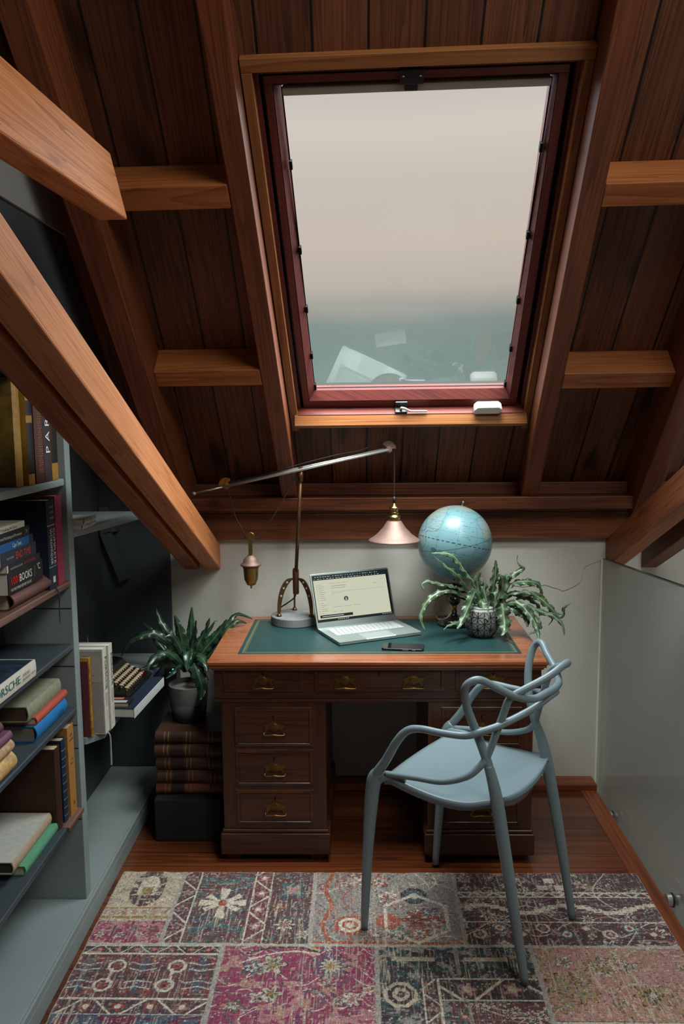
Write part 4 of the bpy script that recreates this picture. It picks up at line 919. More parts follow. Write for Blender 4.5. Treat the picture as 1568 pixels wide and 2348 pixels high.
# ------------------------------------------------------------------ globe
def vcol(me, cols):
    a = me.color_attributes.new('Col', 'FLOAT_COLOR', 'POINT')
    a.data.foreach_set('color', np.asarray(cols, dtype=np.float32).ravel())
def np_lin(c): return np.array(lin(c)[:3])
GC = V(.386, 3.270, 1.113); GR = .151
gl = empty('globe', (.386, 3.27, ZD), 'pale blue desk globe on a dark turned stand', 'globe')
GROT = Matrix.Rotation(math.radians(12), 4, 'Y') @ Matrix.Rotation(math.radians(-6), 4, 'X') @ Matrix.Rotation(math.radians(270 - 275), 4, 'Z')
def make_globe():
    nu, nv = 420, 210
    lon = np.linspace(0, 2 * np.pi, nu, endpoint=False); lat = np.linspace(-np.pi / 2, np.pi / 2, nv)
    LO_, LA_ = np.meshgrid(lon, lat)
    x = np.cos(LA_) * np.cos(LO_); y = np.cos(LA_) * np.sin(LO_); z_ = np.sin(LA_)
    P = np.stack([x, y, z_], -1).reshape(-1, 3)
    rng = np.random.RandomState(4)
    # land: smooth lumps placed round the oceans' rim
    f = np.zeros(len(P))
    for k in range(60):
        d = rng.normal(size=3); d /= np.linalg.norm(d); f += rng.choice([-1, 1]) * np.exp(-(1 - P @ d) * rng.uniform(12, 60)) * .6
    def blob(lo, la, w, s=1.0):
        d = np.array([math.cos(la) * math.cos(lo), math.cos(la) * math.sin(lo), math.sin(la)]); return s * np.exp(-((1 - P @ d) / w) ** 2)
    R_ = math.radians
    land = f * .18
    for lo, la, w in ((R_(230), R_(5), .10), (R_(222), R_(30), .07), (R_(238), R_(-30), .06), (R_(215), R_(55), .12), (R_(200), R_(-10), .06),
                      (R_(320), R_(35), .05), (R_(330), R_(55), .14), (R_(318), R_(10), .035), (R_(323), R_(-20), .06), (R_(335), R_(-45), .08), (R_(5), R_(10), .2), (R_(90), R_(20), .5), (R_(150), R_(-10), .2), (R_(280), R_(72), .03)):
        land += blob(lo, la, w)
    f0 = np.array([.10, -.985, .10]); Ri = np.array(GROT.to_3x3().inverted()) @ f0; cl_ = np.clip((P @ Ri - .12) / .35, 0, 1); land = land - .9 * cl_
    L_ = land > .55
    col = np.tile(np_lin('688e95'), (len(P), 1)) * (1 + .05 * np.clip(f, -1, 1))[:, None]
    col[L_] = np_lin('748c90'); col[L_ & (f > .15)] = np_lin('828e88')
    edge = (np.abs(land - .55) < .035); col[edge] = np_lin('4a6872')
    lo_, la_ = LO_.reshape(-1), LA_.reshape(-1)
    def line(v, step, w):
        r = (v / step) % 1; r = np.minimum(r, 1 - r) * step; return r < w
    g = line(la_, R_(15), R_(.35)) | (line(lo_, R_(15), R_(.35) / 1) & (np.abs(la_) < R_(80)))
    col[g] *= .72
    eq = (np.abs(la_) < R_(.6)) & ((lo_ * 60) % 1 < .6); col[eq] = np_lin('33484e')
    ecl = np.abs(P @ np.array([math.sin(R_(23)) * math.cos(R_(200)), math.sin(R_(23)) * math.sin(R_(200)), math.cos(R_(23))])) < .007; col[ecl] = np_lin('2f444c')
    # fine lettering-like specks
    for k in range(900):
        a, c = rng.uniform(0, nu), rng.uniform(nv * .12, nv * .9); i = int(c); j = int(a); n_ = rng.randint(3, 9)
        for q in range(n_):
            if rng.rand() < .75: col[i * nu + (j + q) % nu] *= .55
    b = MB(); b.v = [tuple(p) for p in (P * GR)]
    for j in range(nv - 1):
        for i in range(nu):
            i2 = (i + 1) % nu; b.f.append((j * nu + i, j * nu + i2, (j + 1) * nu + i2, (j + 1) * nu + i))
    b.uv = [[(0, 0)] * 4] * len(b.f); b.mi = [0] * len(b.f)
    o = b.build('sphere', attrmat('globe_map', rough=.32, spec=.5), gl, smooth=True, local=True)
    vcol(o.data, np.concatenate([col, np.ones((len(col), 1))], 1))
    o.location = GC - Vector(gl.location); o.rotation_euler = GROT.to_euler()
    return o
gs = make_globe()
b = MB(); b.lathe([(.022, -.004), (.018, 0), (.004, .002), (.003, .014), (.004, .017), (.003, .020), (0, .021)], 16, (0, 0, GR)); b.build('axis_pin', STEEL, gs, smooth=True, local=True)
DKW = plain('ebonised_wood', '14100f', rough=.25, spec=.6, coat=.4)
b = MB(); b.lathe([(0, 0), (.066, 0), (.070, .004), (.070, .010), (.064, .015), (.066, .020), (.055, .028), (.030, .034), (.018, .040), (.012, .046), (.012, .062), (.0, .064)], 40, (.386, 3.27, ZD + .0012)); b.build('stand_base', DKW, gl, smooth=True)
b = MB(); b.lathe([(0, 0), (.012, 0), (.013, .004), (.011, .008), (.013, .014), (.011, .020), (0, .022)], 24, (.386, 3.27, ZD + .062)); b.build('stand_collar', BRASS, gl, smooth=True)
b = MB(); b.lathe([(0, 0), (.014, .0), (.024, .010), (.028, .022), (.024, .034), (.014, .042), (.011, .052), (.016, .062), (.030, .070), (.040, .086), (0, .090)], 28, (.386, 3.27, ZD + .084)); b.build('stand_column', DKW, gl, smooth=True)
b = MB()
pa_ = []
for k in range(17):
    a = math.radians(-100 + 13 + k * 11.5); pa_.append(GC + V(math.cos(a) * (GR + .007) * .25, math.cos(a) * (GR + .007) * .97 * 1 if False else abs(math.cos(a)) * 0, 0) if False else GC + V(0, math.cos(a) * (GR + .008), math.sin(a) * (GR + .008)))
pa_ = [p for p in pa_ if p.y < YW - .01]
b.tube([GC + V(0, .010, -GR - .008), GC + V(0, .08, -GR + .02), GC + V(.0, .13, -.09), GC + V(0, .158, 0), GC + V(0, .135, .085), GC + V(0.03, .07, .145), GC + V(.034, .0, GR + .006)], .0035, 8, 6); b.build('meridian_arm', DKW, gl, smooth=True)

# ------------------------------------------------------------------ plants
def leafmat(name, c0, c1, rough):
    m, nt, b = newmat(name); N = nt.nodes.new; Lk = nt.links.new
    uv = N('ShaderNodeUVMap'); uv.uv_map = 'UVMap'; sp = N('ShaderNodeSeparateXYZ'); Lk(uv.outputs[0], sp.inputs[0])
    r = N('ShaderNodeValToRGB'); Lk(sp.outputs[0], r.inputs[0]); e = r.color_ramp.elements
    e[0].position = 0; e[0].color = lin(c0); e[1].position = 1; e[1].color = lin(c0); q = e.new(.5); q.color = lin(c1); q = e.new(.42); q.color = lin(c0); q = e.new(.58); q.color = lin(c0)
    tc = N('ShaderNodeTexCoord'); n = N('ShaderNodeTexNoise'); n.inputs['Scale'].default_value = 25; Lk(tc.outputs['Object'], n.inputs[0])
    mx = N('ShaderNodeMix'); mx.data_type = 'RGBA'; mx.blend_type = 'MULTIPLY'; mx.inputs[0].default_value = .6; Lk(r.outputs[0], mx.inputs[6])
    rr_ = N('ShaderNodeMapRange'); Lk(n.outputs['Fac'], rr_.inputs[0]); rr_.inputs[1].default_value = .3; rr_.inputs[2].default_value = .7; rr_.inputs[3].default_value = .5; rr_.inputs[4].default_value = 1.5
    cg = N('ShaderNodeCombineXYZ'); [Lk(rr_.outputs[0], cg.inputs[i]) for i in range(3)]; Lk(cg.outputs[0], mx.inputs[7])
    Lk(mx.outputs[2], b.inputs['Base Color']); setp(b, Roughness=rough); b.inputs['Specular IOR Level'].default_value = .45
    b.inputs['Coat Weight'].default_value = .18; b.inputs['Coat Roughness'].default_value = .2
    return m
LEAF_A = leafmat('fern_leaf', '40583f', '8c9a72', .42)
LEAF_B = leafmat('fern_leaf_dark', '243c2a', '48644a', .34)
DRY = plain('dried_leaf', '55492e', rough=.7, noise=.3, nscale=60)
def leaf(par, pts, w, mat, seed, wav=.35, serr=.28, base=.35):
    rg = random.Random(seed); P, _ = crom(pts, 0, 10); n = len(P); b = MB(); nv = 6
    L = [0]; 
    for i in range(1, n): L.append(L[-1] + (P[i] - P[i - 1]).length)
    tot = L[-1]; ph_ = rg.random() * 6; side0 = None; rows = []
    sub = []
    steps = max(24, int(tot / .0035))
    j = 0
    for k in range(steps + 1):
        l = tot * k / steps
        while j < n - 2 and L[j + 1] < l: j += 1
        t = (l - L[j]) / max(1e-6, L[j + 1] - L[j]); sub.append((P[j].lerp(P[j + 1], t), l / tot, l))
    twist0 = rg.uniform(-.5, .5)
    for k, (p, t, l) in enumerate(sub):
        a = sub[max(k - 2, 0)][0]; c = sub[min(k + 2, steps)][0]; tg = (c - a).normalized()
        # leaf blade faces mostly up and towards the room
        upv = Vector((0, -.55, .85)); sd = tg.cross(upv)
        if sd.length < .2: sd = tg.cross(Vector((1, 0, 0)) * (1 if rg.random() > 2 else 1))
        sd.normalize()
        if side0 is not None and sd.dot(side0) < 0: sd = -sd
        if side0 is not None: sd = (side0 * .75 + sd * .25).normalized(); sd = (sd - tg * sd.dot(tg)).normalized()
        side0 = sd; nr = tg.cross(sd).normalized()
        ang = twist0 + .35 * math.sin(t * 7 + ph_); sd2 = sd * math.cos(ang) + nr * math.sin(ang); nr2 = tg.cross(sd2)
        env = (base + (1 - base) * math.sin(min(1, t * 1.7) * math.pi / 2)) * (1 - max(0, (t - .55) / .45) ** 1.6 * .86)
        hw = w / 2 * env
        fr_ = l * 420 + ph_
        row = []
        for q in range(nv + 1):
            s = 2 * q / nv - 1; e_ = abs(s) ** 2
            tooth = 1 + serr * (math.sin(fr_ + (0 if s < 0 else 1.7)) * .6 + math.sin(fr_ * .43 + ph_) * .4) * e_
            wv = hw * wav * 1.6 * math.sin(l * 150 + (ph_ if s < 0 else ph_ + 2.1)) * e_ + hw * .35 * abs(s)
            row.append(p + sd2 * (hw * s * tooth) + nr2 * wv)
        rows.append(row)
    b.v = [tuple(v) for r in rows for v in r]
    for k in range(steps):
        for q in range(nv):
            a = k * (nv + 1) + q; b.f.append((a, a + 1, a + nv + 2, a + nv + 1)); b.mi.append(0)
            b.uv.append([(q / nv, 0), ((q + 1) / nv, 0), ((q + 1) / nv, 1), (q / nv, 1)])
    return b.build('leaf', mat, par, smooth=True, solid=.0009)
DESK_LEAVES =[
 ([(0.475,3.1,0.89),(0.443,3.086,0.977),(0.403,3.072,1.034),(0.358,3.058,1.092),(0.319,3.044,1.108),(0.27,3.03,1.11)],0.026),
 ([(0.467,3.1,0.89),(0.417,3.096,0.958),(0.379,3.092,1.009),(0.34,3.088,1.043),(0.307,3.084,1.071),(0.285,3.08,1.088)],0.022),
 ([(0.456,3.1,0.896),(0.406,3.09,0.948),(0.356,3.08,0.973),(0.301,3.07,0.986),(0.257,3.06,0.997),(0.235,3.05,0.985),(0.246,3.04,0.96)],0.02),
 ([(0.451,3.1,0.891),(0.395,3.086,0.933),(0.35,3.071,0.958),(0.3,3.057,0.951),(0.261,3.043,0.927),(0.236,3.029,0.892),(0.228,3.014,0.858),(0.245,3.0,0.815)],0.022),
 ([(0.478,3.1,0.885),(0.446,3.07,0.95),(0.421,3.04,0.916),(0.391,3.01,0.864),(0.364,2.98,0.828)],0.034),
 ([(0.5,3.1,0.885),(0.474,3.077,0.91),(0.474,3.053,0.885),(0.489,3.03,0.847)],0.03),
 ([(0.5,3.1,0.885),(0.515,3.1,0.946),(0.525,3.1,1.012),(0.525,3.1,1.07)],0.024),
 ([(0.514,3.1,0.885),(0.543,3.087,0.938),(0.548,3.073,0.995),(0.529,3.06,1.025)],0.036),
 ([(0.524,3.1,0.89),(0.559,3.105,0.956),(0.576,3.11,0.993),(0.614,3.115,1.02),(0.637,3.12,1.035),(0.615,3.125,1.056),(0.616,3.13,1.083)],0.018),
 ([(0.524,3.1,0.89),(0.576,3.106,0.966),(0.614,3.112,0.982),(0.67,3.118,0.98),(0.704,3.124,0.962),(0.714,3.13,0.91)],0.026),
 ([(0.527,3.1,0.885),(0.569,3.094,0.93),(0.61,3.089,0.945),(0.652,3.083,0.949),(0.695,3.078,0.923),(0.726,3.072,0.896),(0.763,3.067,0.859),(0.78,3.061,0.863),(0.781,3.056,0.889),(0.805,3.05,0.91)],0.022),
 ([(0.53,3.1,0.879),(0.583,3.083,0.908),(0.634,3.067,0.903),(0.689,3.05,0.88),(0.739,3.033,0.862),(0.767,3.017,0.834),(0.772,3.0,0.798)],0.018),
 ([(0.53,3.1,0.874),(0.567,3.08,0.895),(0.606,3.06,0.883),(0.634,3.04,0.861),(0.636,3.02,0.825)],0.032),
 ([(0.527,3.1,0.879),(0.582,3.077,0.901),(0.631,3.053,0.885),(0.664,3.03,0.863),(0.673,3.007,0.831),(0.655,2.983,0.821),(0.622,2.96,0.807)],0.026),
 ([(0.527,3.1,0.879),(0.544,3.075,0.902),(0.551,3.05,0.858),(0.55,3.025,0.821),(0.533,3.0,0.796)],0.044),
 ([(0.514,3.1,0.879),(0.512,3.077,0.945),(0.516,3.053,0.929),(0.507,3.03,0.885)],0.022),
 ([(0.451,3.1,0.896),(0.358,3.094,0.937),(0.303,3.088,0.933),(0.287,3.082,0.89),(0.297,3.076,0.847),(0.313,3.07,0.843)],0.011),
 ([(0.446,3.1,0.885),(0.396,3.092,0.92),(0.335,3.084,0.928),(0.351,3.076,0.88),(0.339,3.068,0.854),(0.317,3.06,0.846)],0.01),
 ([(0.473,3.1,0.879),(0.426,3.07,0.854),(0.379,3.04,0.84),(0.338,3.01,0.837),(0.312,2.98,0.826)],0.016),
 ([(0.538,3.1,0.89),(0.684,3.105,0.933),(0.729,3.11,0.893),(0.754,3.115,0.836),(0.739,3.12,0.804)],0.013),
 ([(0.53,3.1,0.879),(0.595,3.06,0.911),(0.641,3.02,0.877),(0.664,2.98,0.833),(0.662,2.94,0.796)],0.024),
 ([(0.481,3.1,0.885),(0.46,3.093,0.947),(0.453,3.087,0.998),(0.465,3.08,1.027)],0.026),
 ([(0.516,3.1,0.874),(0.548,3.057,0.802),(0.562,3.013,0.781),(0.577,2.97,0.774)],0.012),
 ([(0.527,3.1,0.885),(0.586,3.102,0.934),(0.63,3.104,0.928),(0.669,3.106,0.911),(0.697,3.108,0.882),(0.701,3.11,0.843)],0.02),
 ([(0.484,3.1,0.885),(0.43,3.107,0.933),(0.376,3.113,0.96),(0.333,3.12,0.97)],0.022),
 ([(0.5,3.1,0.885),(0.484,3.11,0.944),(0.488,3.12,0.969),(0.476,3.13,0.995)],0.03),
 ([(0.524,3.1,0.885),(0.563,3.1,0.995),(0.584,3.1,1.012),(0.587,3.1,0.995),(0.574,3.1,1.001)],0.022),
]
FLOOR_LEAVES =[
 ([(-0.716,3.16,0.605),(-0.743,3.143,0.691),(-0.779,3.127,0.743),(-0.823,3.11,0.777),(-0.868,3.093,0.774),(-0.913,3.077,0.754),(-0.943,3.06,0.7)],0.034),
 ([(-0.712,3.16,0.605),(-0.74,3.128,0.666),(-0.773,3.096,0.706),(-0.806,3.064,0.703),(-0.823,3.032,0.68),(-0.821,3.0,0.665)],0.034),
 ([(-0.708,3.16,0.605),(-0.699,3.12,0.669),(-0.683,3.08,0.712),(-0.677,3.04,0.685),(-0.67,3.0,0.657)],0.036),
 ([(-0.704,3.16,0.605),(-0.722,3.167,0.719),(-0.738,3.173,0.781),(-0.753,3.18,0.835)],0.04),
 ([(-0.699,3.16,0.604),(-0.692,3.177,0.694),(-0.693,3.193,0.775),(-0.689,3.21,0.861)],0.03),
 ([(-0.695,3.16,0.604),(-0.67,3.173,0.695),(-0.641,3.187,0.756),(-0.617,3.2,0.817)],0.045),
 ([(-0.691,3.16,0.604),(-0.639,3.167,0.688),(-0.589,3.173,0.746),(-0.542,3.18,0.817)],0.04),
 ([(-0.691,3.16,0.604),(-0.626,3.185,0.679),(-0.561,3.21,0.758),(-0.509,3.235,0.794),(-0.475,3.26,0.779)],0.03),
 ([(-0.691,3.16,0.604),(-0.619,3.195,0.719),(-0.542,3.23,0.796),(-0.509,3.265,0.817),(-0.454,3.3,0.786)],0.022),
 ([(-0.712,3.16,0.605),(-0.769,3.187,0.726),(-0.815,3.213,0.792),(-0.845,3.24,0.85)],0.034),
 ([(-0.716,3.16,0.605),(-0.789,3.18,0.693),(-0.855,3.2,0.761),(-0.901,3.22,0.799)],0.03),
 ([(-0.687,3.16,0.604),(-0.667,3.135,0.672),(-0.637,3.11,0.68),(-0.612,3.085,0.658),(-0.604,3.06,0.637)],0.034),
 ([(-0.691,3.16,0.604),(-0.669,3.12,0.652),(-0.645,3.08,0.618),(-0.624,3.04,0.577),(-0.624,3.0,0.542)],0.055),
 ([(-0.707,3.16,0.613),(-0.724,3.127,0.645),(-0.75,3.093,0.622),(-0.772,3.06,0.608)],0.022),
 ([(-0.712,3.16,0.605),(-0.76,3.14,0.663),(-0.814,3.12,0.652),(-0.85,3.1,0.646),(-0.878,3.08,0.639)],0.03),
 ([(-0.699,3.16,0.604),(-0.68,3.17,0.739),(-0.668,3.18,0.813)],0.034),
 ([(-0.708,3.16,0.605),(-0.764,3.16,0.673),(-0.821,3.16,0.725),(-0.844,3.16,0.776)],0.03),
 ([(-0.699,3.16,0.604),(-0.659,3.183,0.701),(-0.602,3.207,0.793),(-0.589,3.23,0.796)],0.02),
 ([(-0.704,3.16,0.605),(-0.725,3.14,0.705),(-0.752,3.12,0.762),(-0.78,3.1,0.763)],0.03),
 ([(-0.695,3.16,0.604),(-0.632,3.147,0.66),(-0.6,3.133,0.69),(-0.567,3.12,0.74)],0.034),
]

PCX, PCY = .4745, 3.100
fp = empty('potted_fern', (PCX, PCY, ZD), 'curly-leaved fern in a black and white patterned pot on the desk', 'plant')
def make_pot():
    prof = [(.034, 0), (.040, .001), (.052, .012), (.062, .030), (.0668, .052), (.067, .070), (.063, .092), (.056, .112), (.0555, .117)]
    Pp, _ = crom([(r, 0, z_) for r, z_ in prof], 0, 6); seg = 240
    nv = 110; L = [0]
    for i in range(1, len(Pp)): L.append(L[-1] + (Pp[i] - Pp[i - 1]).length)
    rowsP = []; j = 0
    for k in range(nv + 1):
        l = L[-1] * k / nv
        while j < len(Pp) - 2 and L[j + 1] < l: j += 1
        t = (l - L[j]) / max(1e-9, L[j + 1] - L[j]); rowsP.append((Pp[j].lerp(Pp[j + 1], t), l))
    b = MB(); cols = []
    wht, blk = np_lin('a6a8a3'), np_lin('191c1e')
    NC = 8; cell = 2 * math.pi * .064 / NC
    for p, l in rowsP:
        for k in range(seg):
            a = 2 * math.pi * k / seg
            b.v.append((p.x * math.cos(a), p.x * math.sin(a), p.z))
            u = (a / (2 * math.pi) * NC) % 1; v = (l / cell) % 1
            du, dv = abs(u - .5), abs(v - .5)
            m = du + dv                 # diamond distance
            c = blk; mm = min(m, 1 - m)
            if mm < .055: c = wht
            elif .47 < m < .53: c = blk
            elif (.15 < mm < .205 or .27 < mm < .325 or .385 < mm < .44) and min(abs(du), abs(dv), abs(.5 - du), abs(.5 - dv)) > .035: c = wht
            if l > L[-1] - .010: c = np_lin('b9bcb8')
            cols.append(list(c) + [1])
    for j in range(nv):
        for k in range(seg):
            k2 = (k + 1) % seg; b.f.append((j * seg + k, j * seg + k2, (j + 1) * seg + k2, (j + 1) * seg + k)); b.mi.append(0); b.uv.append([(0, 0)] * 4)
    o = b.build('pot', attrmat('patterned_glaze', rough=.45), fp, smooth=True, local=True); vcol(o.data, cols)
    o.location = (0, 0, .0012)
    b = MB(); b.lathe([(.0555, .1175), (.050, .1175), (.048, .108), (.047, .09), (0, .09)], 60); b.build('pot_rim', plain('pot_rim_white', 'b9bcb8', rough=.4), o, smooth=False, local=True)
    b = MB(); b.lathe([(.034, .0), (0, .0)], 40); b.build('pot_foot', BLACKP, o, local=True)
    b = MB(); b.lathe([(.0465, .100), (.03, .104), (0, .106)], 30); b.build('soil', plain('potting_soil', '1c1510', rough=1, bump=1, bscale=300), fp, local=True, smooth=True)
make_pot()
rg0 = random.Random(2)
for i, (pts, w) in enumerate(DESK_LEAVES):
    leaf(fp, pts, w * (1.28 if w > .0135 else 1), DRY if w < .0135 else LEAF_A, i, wav=.24, serr=.22)
ff_ = empty('potted_fern', (-.694, 3.12, ZSTACK), 'dark bird-nest fern in a two-tone grey pot on stacked leather volumes', 'plant')
b = MB(); b.lathe([(0, 0), (.062, 0), (.066, .004), (.073, .072)], 48); b.build('pot', [plain('pot_dark_band', '2e3133', rough=.8, noise=.15, nscale=50)], ff_, smooth=True, local=True)
b = MB(); b.lathe([(.073, .0722), (.078, .145), (.073, .145), (.070, .130), (0, .128)], 48); b.build('pot_upper_band', plain('pot_grey_band', '6c6b68', rough=.8, noise=.1, nscale=50), ff_, smooth=False, local=True)
for i, (pts, w) in enumerate(FLOOR_LEAVES):
    leaf(ff_, pts, w * 1.15, LEAF_B, 100 + i, wav=.12, serr=.08)

# ------------------------------------------------------------------ chair
CO = V(.352, 2.449, 0); can = math.radians(145); CF = V(math.cos(can), math.sin(can), 0); CL = V(-CF.y, CF.x, 0)
ch = empty('armchair', CO, 'blue-grey moulded plastic armchair with three interlaced back tubes', 'chair')
def cw_(f, l, z_): return CO + CF * f + CL * l + V(0, 0, z_)
T1 = [(.219, .236, .515), (.200, .240, .548), (.169, .243, .592), (.128, .247, .662), (.092, .246, .704), (.049, .242, .7185), (-.021, .236, .720), (-.091, .225, .725), (-.130, .202, .739), (-.171, .158, .755), (-.226, .078, .787), (-.256, .028, .815), (-.260, 0, .819)]
T2 = [(-.150, .180, .600), (-.133, .176, .646), (-.107, .185, .718), (-.090, .210, .792), (-.090, .233, .852), (-.103, .240, .884), (-.130, .222, .896), (-.163, .188, .872), (-.205, .150, .843), (-.238, .095, .826), (-.256, .04, .832), (-.262, 0, .834)]
T3 = [(.185, .222, .537), (.075, .225, .554), (-.016, .225, .567), (-.087, .213, .596), (-.119, .194, .627), (-.136, .175, .661), (-.156, .162, .729), (-.172, .155, .782), (-.188, .152, .830), (-.208, .142, .850), (-.266, .075, .888), (-.290, .025, .911), (-.293, 0, .915)]
def full(T): return [cw_(*p) for p in T] + [cw_(p[0], -p[1], p[2]) for p in T[-2::-1]]
def rads(T, a, c, m=None): # thicker at the ends
    n = len(T); r = [a + (c - a) * min(1, i / (n * .4)) for i in range(n)]; return r + r[-2::-1]
b = MB(); b.tube(full(T1), rads(T1, .0165, .0105), 14, 7); b.build('arm_rail', CHAIRP, ch, smooth=True)
b = MB(); b.tube(full(T2), rads(T2, .0145, .0112), 14, 7); b.build('shoulder_rail', CHAIRP, ch, smooth=True)
b = MB(); b.tube(full(T3), rads(T3, .009, .0108), 14, 7); b.build('back_rail', CHAIRP, ch, smooth=True)
# seat shell
def seat_pt(u, v):
    """u 0..1 across (l -..+), v 0..1 front..rear"""
    s = 2 * u - 1
    f = .190 - .375 * v + .012 * (1 - s * s) * (1 if v < .5 else -1) * abs(1 - 2 * v)
    wdt = .224 + .004 * math.sin(v * math.pi) - .050 * max(0, (v - .62) / .38) ** 2
    l = wdt * s
    z_ = .536 - .030 * math.sin(min(1, v * 1.15) * math.pi) * (1 - .35 * s * s) - .018 * max(0, v - .35) + .022 * max(0, (v - .72) / .28) ** 2 * (s * s) - .010 * (v < .15) * (1 - v / .15) * 0
    z_ -= .012 * (1 - min(1, v / .10)) ** 2
    return f, l, z_
b = MB(); NU, NV = 28, 30
b.grid(lambda u, v: cw_(*seat_pt(u, v)), NU, NV)
def low_pt(u, v):
    f, l, z_ = seat_pt(u, v); return cw_(f, l * .985, z_ - .014)
k0 = len(b.v); b.grid(low_pt, NU, NV)
for q in range(NU):   # close front and rear with a deeper skirt
    for v, dz in ((0, .030), (1, .052)):
        f0, f1 = seat_pt(q / NU, v), seat_pt((q + 1) / NU, v); sg = lambda uu: math.sin(max(.0, min(1, uu)) * math.pi) ** .5
        d0, d1 = dz * (.35 + .65 * sg(q / NU)), dz * (.35 + .65 * sg((q + 1) / NU)); ins = .020 if v else .004
        A_, B_ = cw_(*f0), cw_(*f1); C_, D_ = cw_(f1[0] + (ins if v else -ins), f1[1], f1[2] - d1), cw_(f0[0] + (ins if v else -ins), f0[1], f0[2] - d0)
        b.face([A_, B_, C_, D_])
        E_, F_ = cw_(f0[0] + (.03 if v else -.03), f0[1] * .97, f0[2] - .014), cw_(f1[0] + (.03 if v else -.03), f1[1] * .97, f1[2] - .014)
        b.face([D_, C_, F_, E_])
for q in range(NV):
    for u, sgn in ((0, -1), (1, 1)):
        f0, f1 = seat_pt(u, q / NV), seat_pt(u, (q + 1) / NV); d = .024
        A_, B_ = cw_(*f0), cw_(*f1); C_, D_ = cw_(f1[0], f1[1] * .99, f1[2] - d), cw_(f0[0], f0[1] * .99, f0[2] - d)
        b.face([A_, B_, C_, D_]); b.face([D_, C_, cw_(f1[0], f1[1] * .93, f1[2] - .014), cw_(f0[0], f0[1] * .93, f0[2] - .014)])
b.build('seat', CHAIRP, ch, smooth=True, weld=True)
for sg in (1, -1):
    fl_ = .246 if sg > 0 else .208
    b = MB(); b.tube([cw_(.251, fl_ * sg, .0125), cw_(.240, (fl_ * .5 + .1185) * sg, .26), cw_(.230, .235 * sg, .43), cw_(.219, .234 * sg, .512), cw_(.200, .236 * sg, .545)], [.0115, .0165, .0215, .0235, .017], 16, 8)
    b.tube([cw_(.222, .232 * sg, .500), cw_(.190, .218 * sg, .524), cw_(.12, .212 * sg, .532)], [.020, .014, .008], 12, 6)
    b.build('leg', CHAIRP, ch, smooth=True)
    b = MB(); b.tube([cw_(-.268, .186 * sg, .0125), cw_(-.213, .186 * sg, .315), cw_(-.176, .182 * sg, .500), cw_(-.160, .180 * sg, .570), cw_(-.140, .177 * sg, .630)], [.0115, .0175, .0195, .0175, .0135], 16, 8)
    b.tube([cw_(-.182, .182 * sg, .47), cw_(-.165, .172 * sg, .505), cw_(-.13, .150 * sg, .512)], [.016, .016, .010], 12, 6)
    b.build('leg', CHAIRP, ch, smooth=True)

# ------------------------------------------------------------------ typewriter and charger in the alcove
tw = empty('typewriter', (-.955, 2.862, ZA + .0365), 'old black portable typewriter with cream keys on a dark blue atlas', 'typewriter', rz=-.05)
TWP = plain('black_enamel', '0e0f10', rough=.25, spec=.6)
b = MB(); b.prism([(-.11, 0), (.145, 0), (.145, .016), (.11, .022), (.06, .040), (.03, .072), (-.06, .082), (-.11, .070)], -.135, .135, Matrix(((1, 0, 0, 0), (0, 0, -1, 0), (0, 1, 0, 0), (0, 0, 0, 1)))); b.build('body', TWP, tw, local=True, bevel=.006, bseg=3)
b = MB(); b.lathe([(0, -.165), (.014, -.165), (.014, -.15), (.018, -.148), (.018, .148), (.014, .15), (.014, .165), (0, .165)], 20, (-.06, 0, .095), axis='y'); b.build('carriage', TWP, tw, local=True, smooth=False)
b = MB(); b.tube([(-.06, -.15, .10), (-.05, -.165, .125), (-.02, -.17, .14)], .002, 6, 5); b.tube([(-.08, .10, .10), (-.09, .10, .15), (-.085, .095, .165)], .002, 6, 5); b.tube([(-.08, -.10, .10), (-.09, -.10, .15), (-.085, -.095, .165)], .002, 6, 5); b.build('carriage_lever', STEEL, tw, local=True, smooth=True)
KEYC = plain('cream_keys', 'b09a7c', rough=.45); KEYR = plain('red_key', 'a02a24', rough=.4)
for r in range(4):
    for k in range(10):
        x_, y_, z__ = .125 - r * .021, -.095 + k * .0195 + r * .004, .030 + r * .008
        b = MB(); b.lathe([(0, -.010), (.003, -.010), (.003, -.001), (.0078, 0), (.0078, .003), (.006, .0045), (0, .0045)], 10, (x_, y_, z__)); b.build('key', KEYR if (r == 0 and k == 9) else KEYC, tw, local=True)
b = MB(); b.box(.140, .148, -.07, .06, .020, .026); b.build('space_bar', TWP, tw, local=True, bevel=.002)
cg_ = empty('charger', (-.80, 3.33, .50), 'black mains charger with a small glowing blue light beside the alcove shelf', 'charger')
b = MB(); b.box(-.835, -.785, 3.30, 3.345, .47, .575); b.build('body', BLACKP, cg_, bevel=.006)
b = MB(); b.box(-.812, -.800, 3.2985, 3.3000, .550, .556); b.box(-.800, -.790, 3.2985, 3.3000, .562, .571); b.build('light', emit('blue_led', '4aa0ff', 6), cg_)
b = MB(); b.tube([(-.81, 3.32, .47), (-.815, 3.31, .41), (-.79, 3.30, .36), (-.74, 3.30, .34), (-.70, 3.33, .345)], .0025, 6, 6); b.build('cable', CORD, cg_, smooth=True)
b = MB(); b.box(-.835, -.795, 3.345, 3.424, .49, .57); b.build('plug', BLACKP, cg_)

